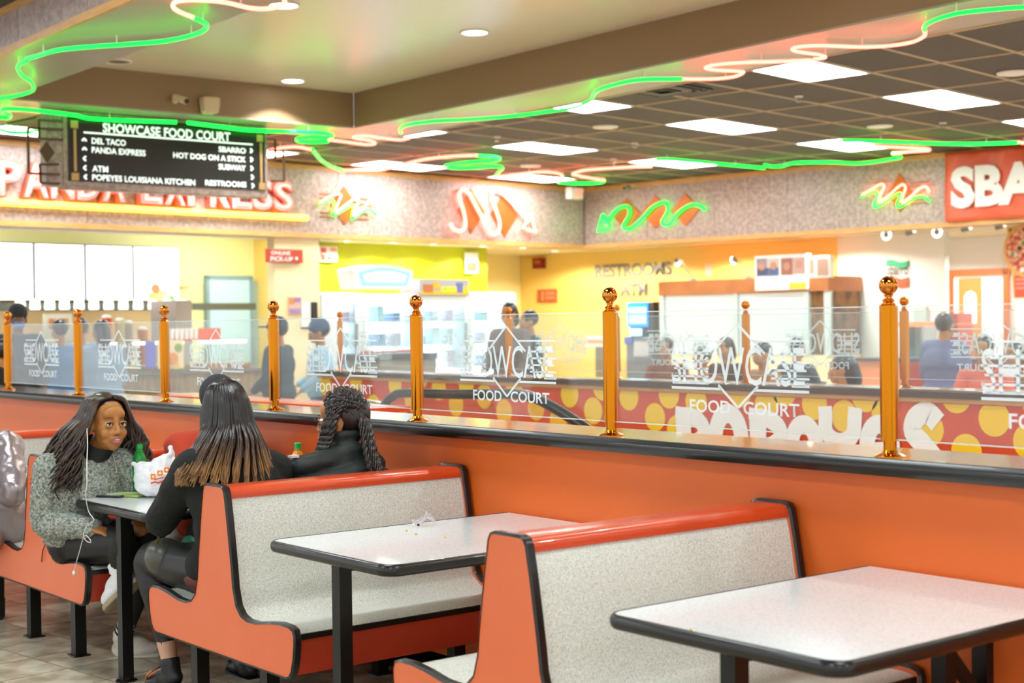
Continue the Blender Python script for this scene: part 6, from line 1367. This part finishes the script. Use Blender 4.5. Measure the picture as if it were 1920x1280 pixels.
M('bag_white', 'eef0f2', .3, col2='e4e2e6', scale=30, sss=.0, bump=.7, bscale=26)
bag = thing('carrier_bag', 'white plastic carrier bag with orange and red print on the table', 'bag', bc_)
def crinkle(co, n): return .005*mnoise.noise(co*38) + .006*abs(mnoise.noise(co*17 + Vector((5, 2, 1)))) - .002
me = grow(m, .006, 2, crinkle)
for v in me.vertices: v.co.z = max(v.co.z, TT+.001)
put('bag_film', me, 'bag_white', bag)
M('print_orange', 'f08a1e', .4); M('print_red', 'd9503a', .4)
fd = -fw; o_ = bc_ + fd*.083
def glyph(c, w, h, hole, mt):
    n_ = 20; V = []; F = []
    for k in range(n_):
        a = 2*PI*k/n_; cx, cz = math.cos(a), math.sin(a); s_ = 1/max(abs(cx), abs(cz)); V.append(c + rt*cx*s_*w + Z3*cz*s_*h); V.append(c + rt*cx*hole + Z3*cz*hole)
    for k in range(n_): j = (k+1) % n_; F.append((2*k, 2*k+1, 2*j+1, 2*j))
    MB().add(V, F).build('print_mark', mt, bag)
glyph(o_ + rt*.006 + Z3*.098, .0115, .013, .0055, 'print_orange'); glyph(o_ + rt*.036 + Z3*.113, .0125, .012, .006, 'print_orange'); glyph(o_ + rt*.062 + Z3*.125 - fd*.014, .012, .012, .005, 'print_orange')
MB().tube(smooth_path([o_ - rt*.004 + Z3*.07, o_ + rt*.015 + Z3*.075, o_ + rt*.03 + Z3*.072, o_ + rt*.06 + Z3*.084 - fd*.008], 4), .0045, 6).build('print_mark', 'print_red', bag)
MB().tube(smooth_path([o_ + rt*.012 + Z3*.084, o_ + rt*.024 + Z3*.088, o_ + rt*.05 + Z3*.094 - fd*.006], 4), .003, 6).build('print_mark', 'print_red', bag)
def bottle(loc, liquid, capc, label, h=.215, r=.031, labelc=None):
    t = thing('drink_bottle', label, 'bottle', loc)
    k = h/.215
    MB().lathe([(r*.9, 0), (r, .006), (r, .05), (r*.93, .075), (r, .10), (r, .142*k), (r*.93, .158*k), (r*.7, .176*k), (.0145, .19*k), (.0135, .2*k)], seg=20).build('bottle_body', liquid, t, smooth=50, local=True)
    MB().lathe([(.0155, .197*k), (.0155, .216*k), (.013, .218*k)], seg=18).build('cap', capc, t, smooth=40, local=True)
    MB().lathe([(.0165, .189*k), (.0165, .193*k)], seg=18).build('neck_ring', capc, t, local=True)
    if labelc: MB().lathe([(r+.0008, .06), (r+.0008, .105)], seg=20).build('label_band', labelc, t, smooth=50, local=True)
    return t
M('green_plastic', '18a03c', .12, trans=.35, coat=.3); M('cap_green', '1fae4a', .35); M('juice', 'f08a24', .15, coat=.4); M('clear_top', 'f0e6dc', .1, trans=.6)
bottle((-6.205, 2.805, TT), 'green_plastic', 'cap_green', 'green soda bottle with a green cap behind the carrier bag', .222, .032, 'cap_green')
bottle((-5.565, 3.245, TT), 'juice', 'cap_green', 'orange juice bottle with a green cap between the two women', .235, .033, M('juice_label', 'f0a050', .4))
ph = thing('phone', 'flat phone lying at the table edge near the grey fleece', 'phone', (-6.20, 2.66, TT+.002), math.radians(35))
MB().box(-.075, .075, -.037, .037, 0, .008).build('body', 'black_plastic', ph, local=True, bevel=.004); MB().box(-.07, .07, -.033, .033, .008, .0088).build('glass_face', M('phone_glass', '9aa4a0', .08, coat=.5), ph, local=True)
bk = MB().box(-.09, .09, -.05, .05, 0, .012); bo = bk.build('folded_wrapper', M('paper_tray', 'd8d6b8', .6, col2='8fae4a', scale=12), None, bevel=.004); bo.location = (-6.17, 2.735, TT+.001); bo.rotation_euler = (0, 0, .5); tag(bo, 'pale green folded food wrapper beside the carrier bag', 'wrapper')
rp = put('red_pouch', grow(MB().ell((-6.03, 2.63, .678), (.07, .05, .022), 16, 10), .008, 2, lambda co, n: .004*mnoise.noise(co*30)), M('pouch_red', 'b02a1a', .3), None, (-6.03, 2.63, .66)); tag(rp, 'glossy red pouch held just under the table edge', 'pouch')
gr = put('green_bag', grow(MB().ell((-5.42, 2.66, .60), (.06, .035, .05), 16, 10), .008, 2, lambda co, n: .006*mnoise.noise(co*25)), M('bag_green', '14604a', .5), None, (-5.42, 2.66, .56)); tag(gr, 'small dark green bag on the lap below the table', 'bag')
# torn wrapper
rr = random.Random(21); c = Vector((-4.46, 3.13, TT)); m = MB(); V = []; F = []
G_ = 9
for i in range(G_):
    for j in range(G_):
        x = (i/(G_-1)-.5)*.11; y = (j/(G_-1)-.5)*.08
        z = .004 + abs(mnoise.noise(Vector((x*45, y*45, 3))))*.05 + max(0, .045-abs(x-.02)*1.2)*.9*(.4+.6*abs(mnoise.noise(Vector((x*60, y*60, 9)))))
        V.append(c + rt*(x*.8) + fw*(y*.8+.012*mnoise.noise(Vector((x*50, 1, y*50)))) + Z3*z)
for i in range(G_-1):
    for j in range(G_-1): a = i*G_+j; F += [(a, a+G_, a+G_+1), (a, a+G_+1, a+1)]
wr_ = m.add(V, F).build('torn_wrapper', glass_mat('cellophane', (.95, .93, .94), .25, .9, hazecol=(.95, .9, .9)), None); tag(wr_, 'crumpled clear plastic wrapper on the table', 'wrapper')
md = wr_.modifiers.new('s', 'SOLIDIFY'); md.thickness = .0006
MB().ell(c + rt*(-.02) - fw*.02 + Z3*.006, .005, 8, 6).build('dark_speck', 'black_plastic', wr_)
M('crumb', 'd8c050', .7)
for k, (x, y, z) in enumerate(((780, 1002, TT), (762, 996, TT), (835, 1008, TT), (1301, 1186, .7405))):
    p = onz(x, y, z) if k < 3 else Vector((-2.49, 2.523, .7425)); o = MB().ell(p + Z3*.003, (.005, .004, .003), 8, 6).build('crumb', 'crumb', None, smooth=180); tag(o, 'yellow crumb on the table near the clear wrapper' if k < 3 else 'lone yellow crumb on the dark edge of the bare table', 'crumb', 'crumbs by the wrapper' if k < 3 else None)
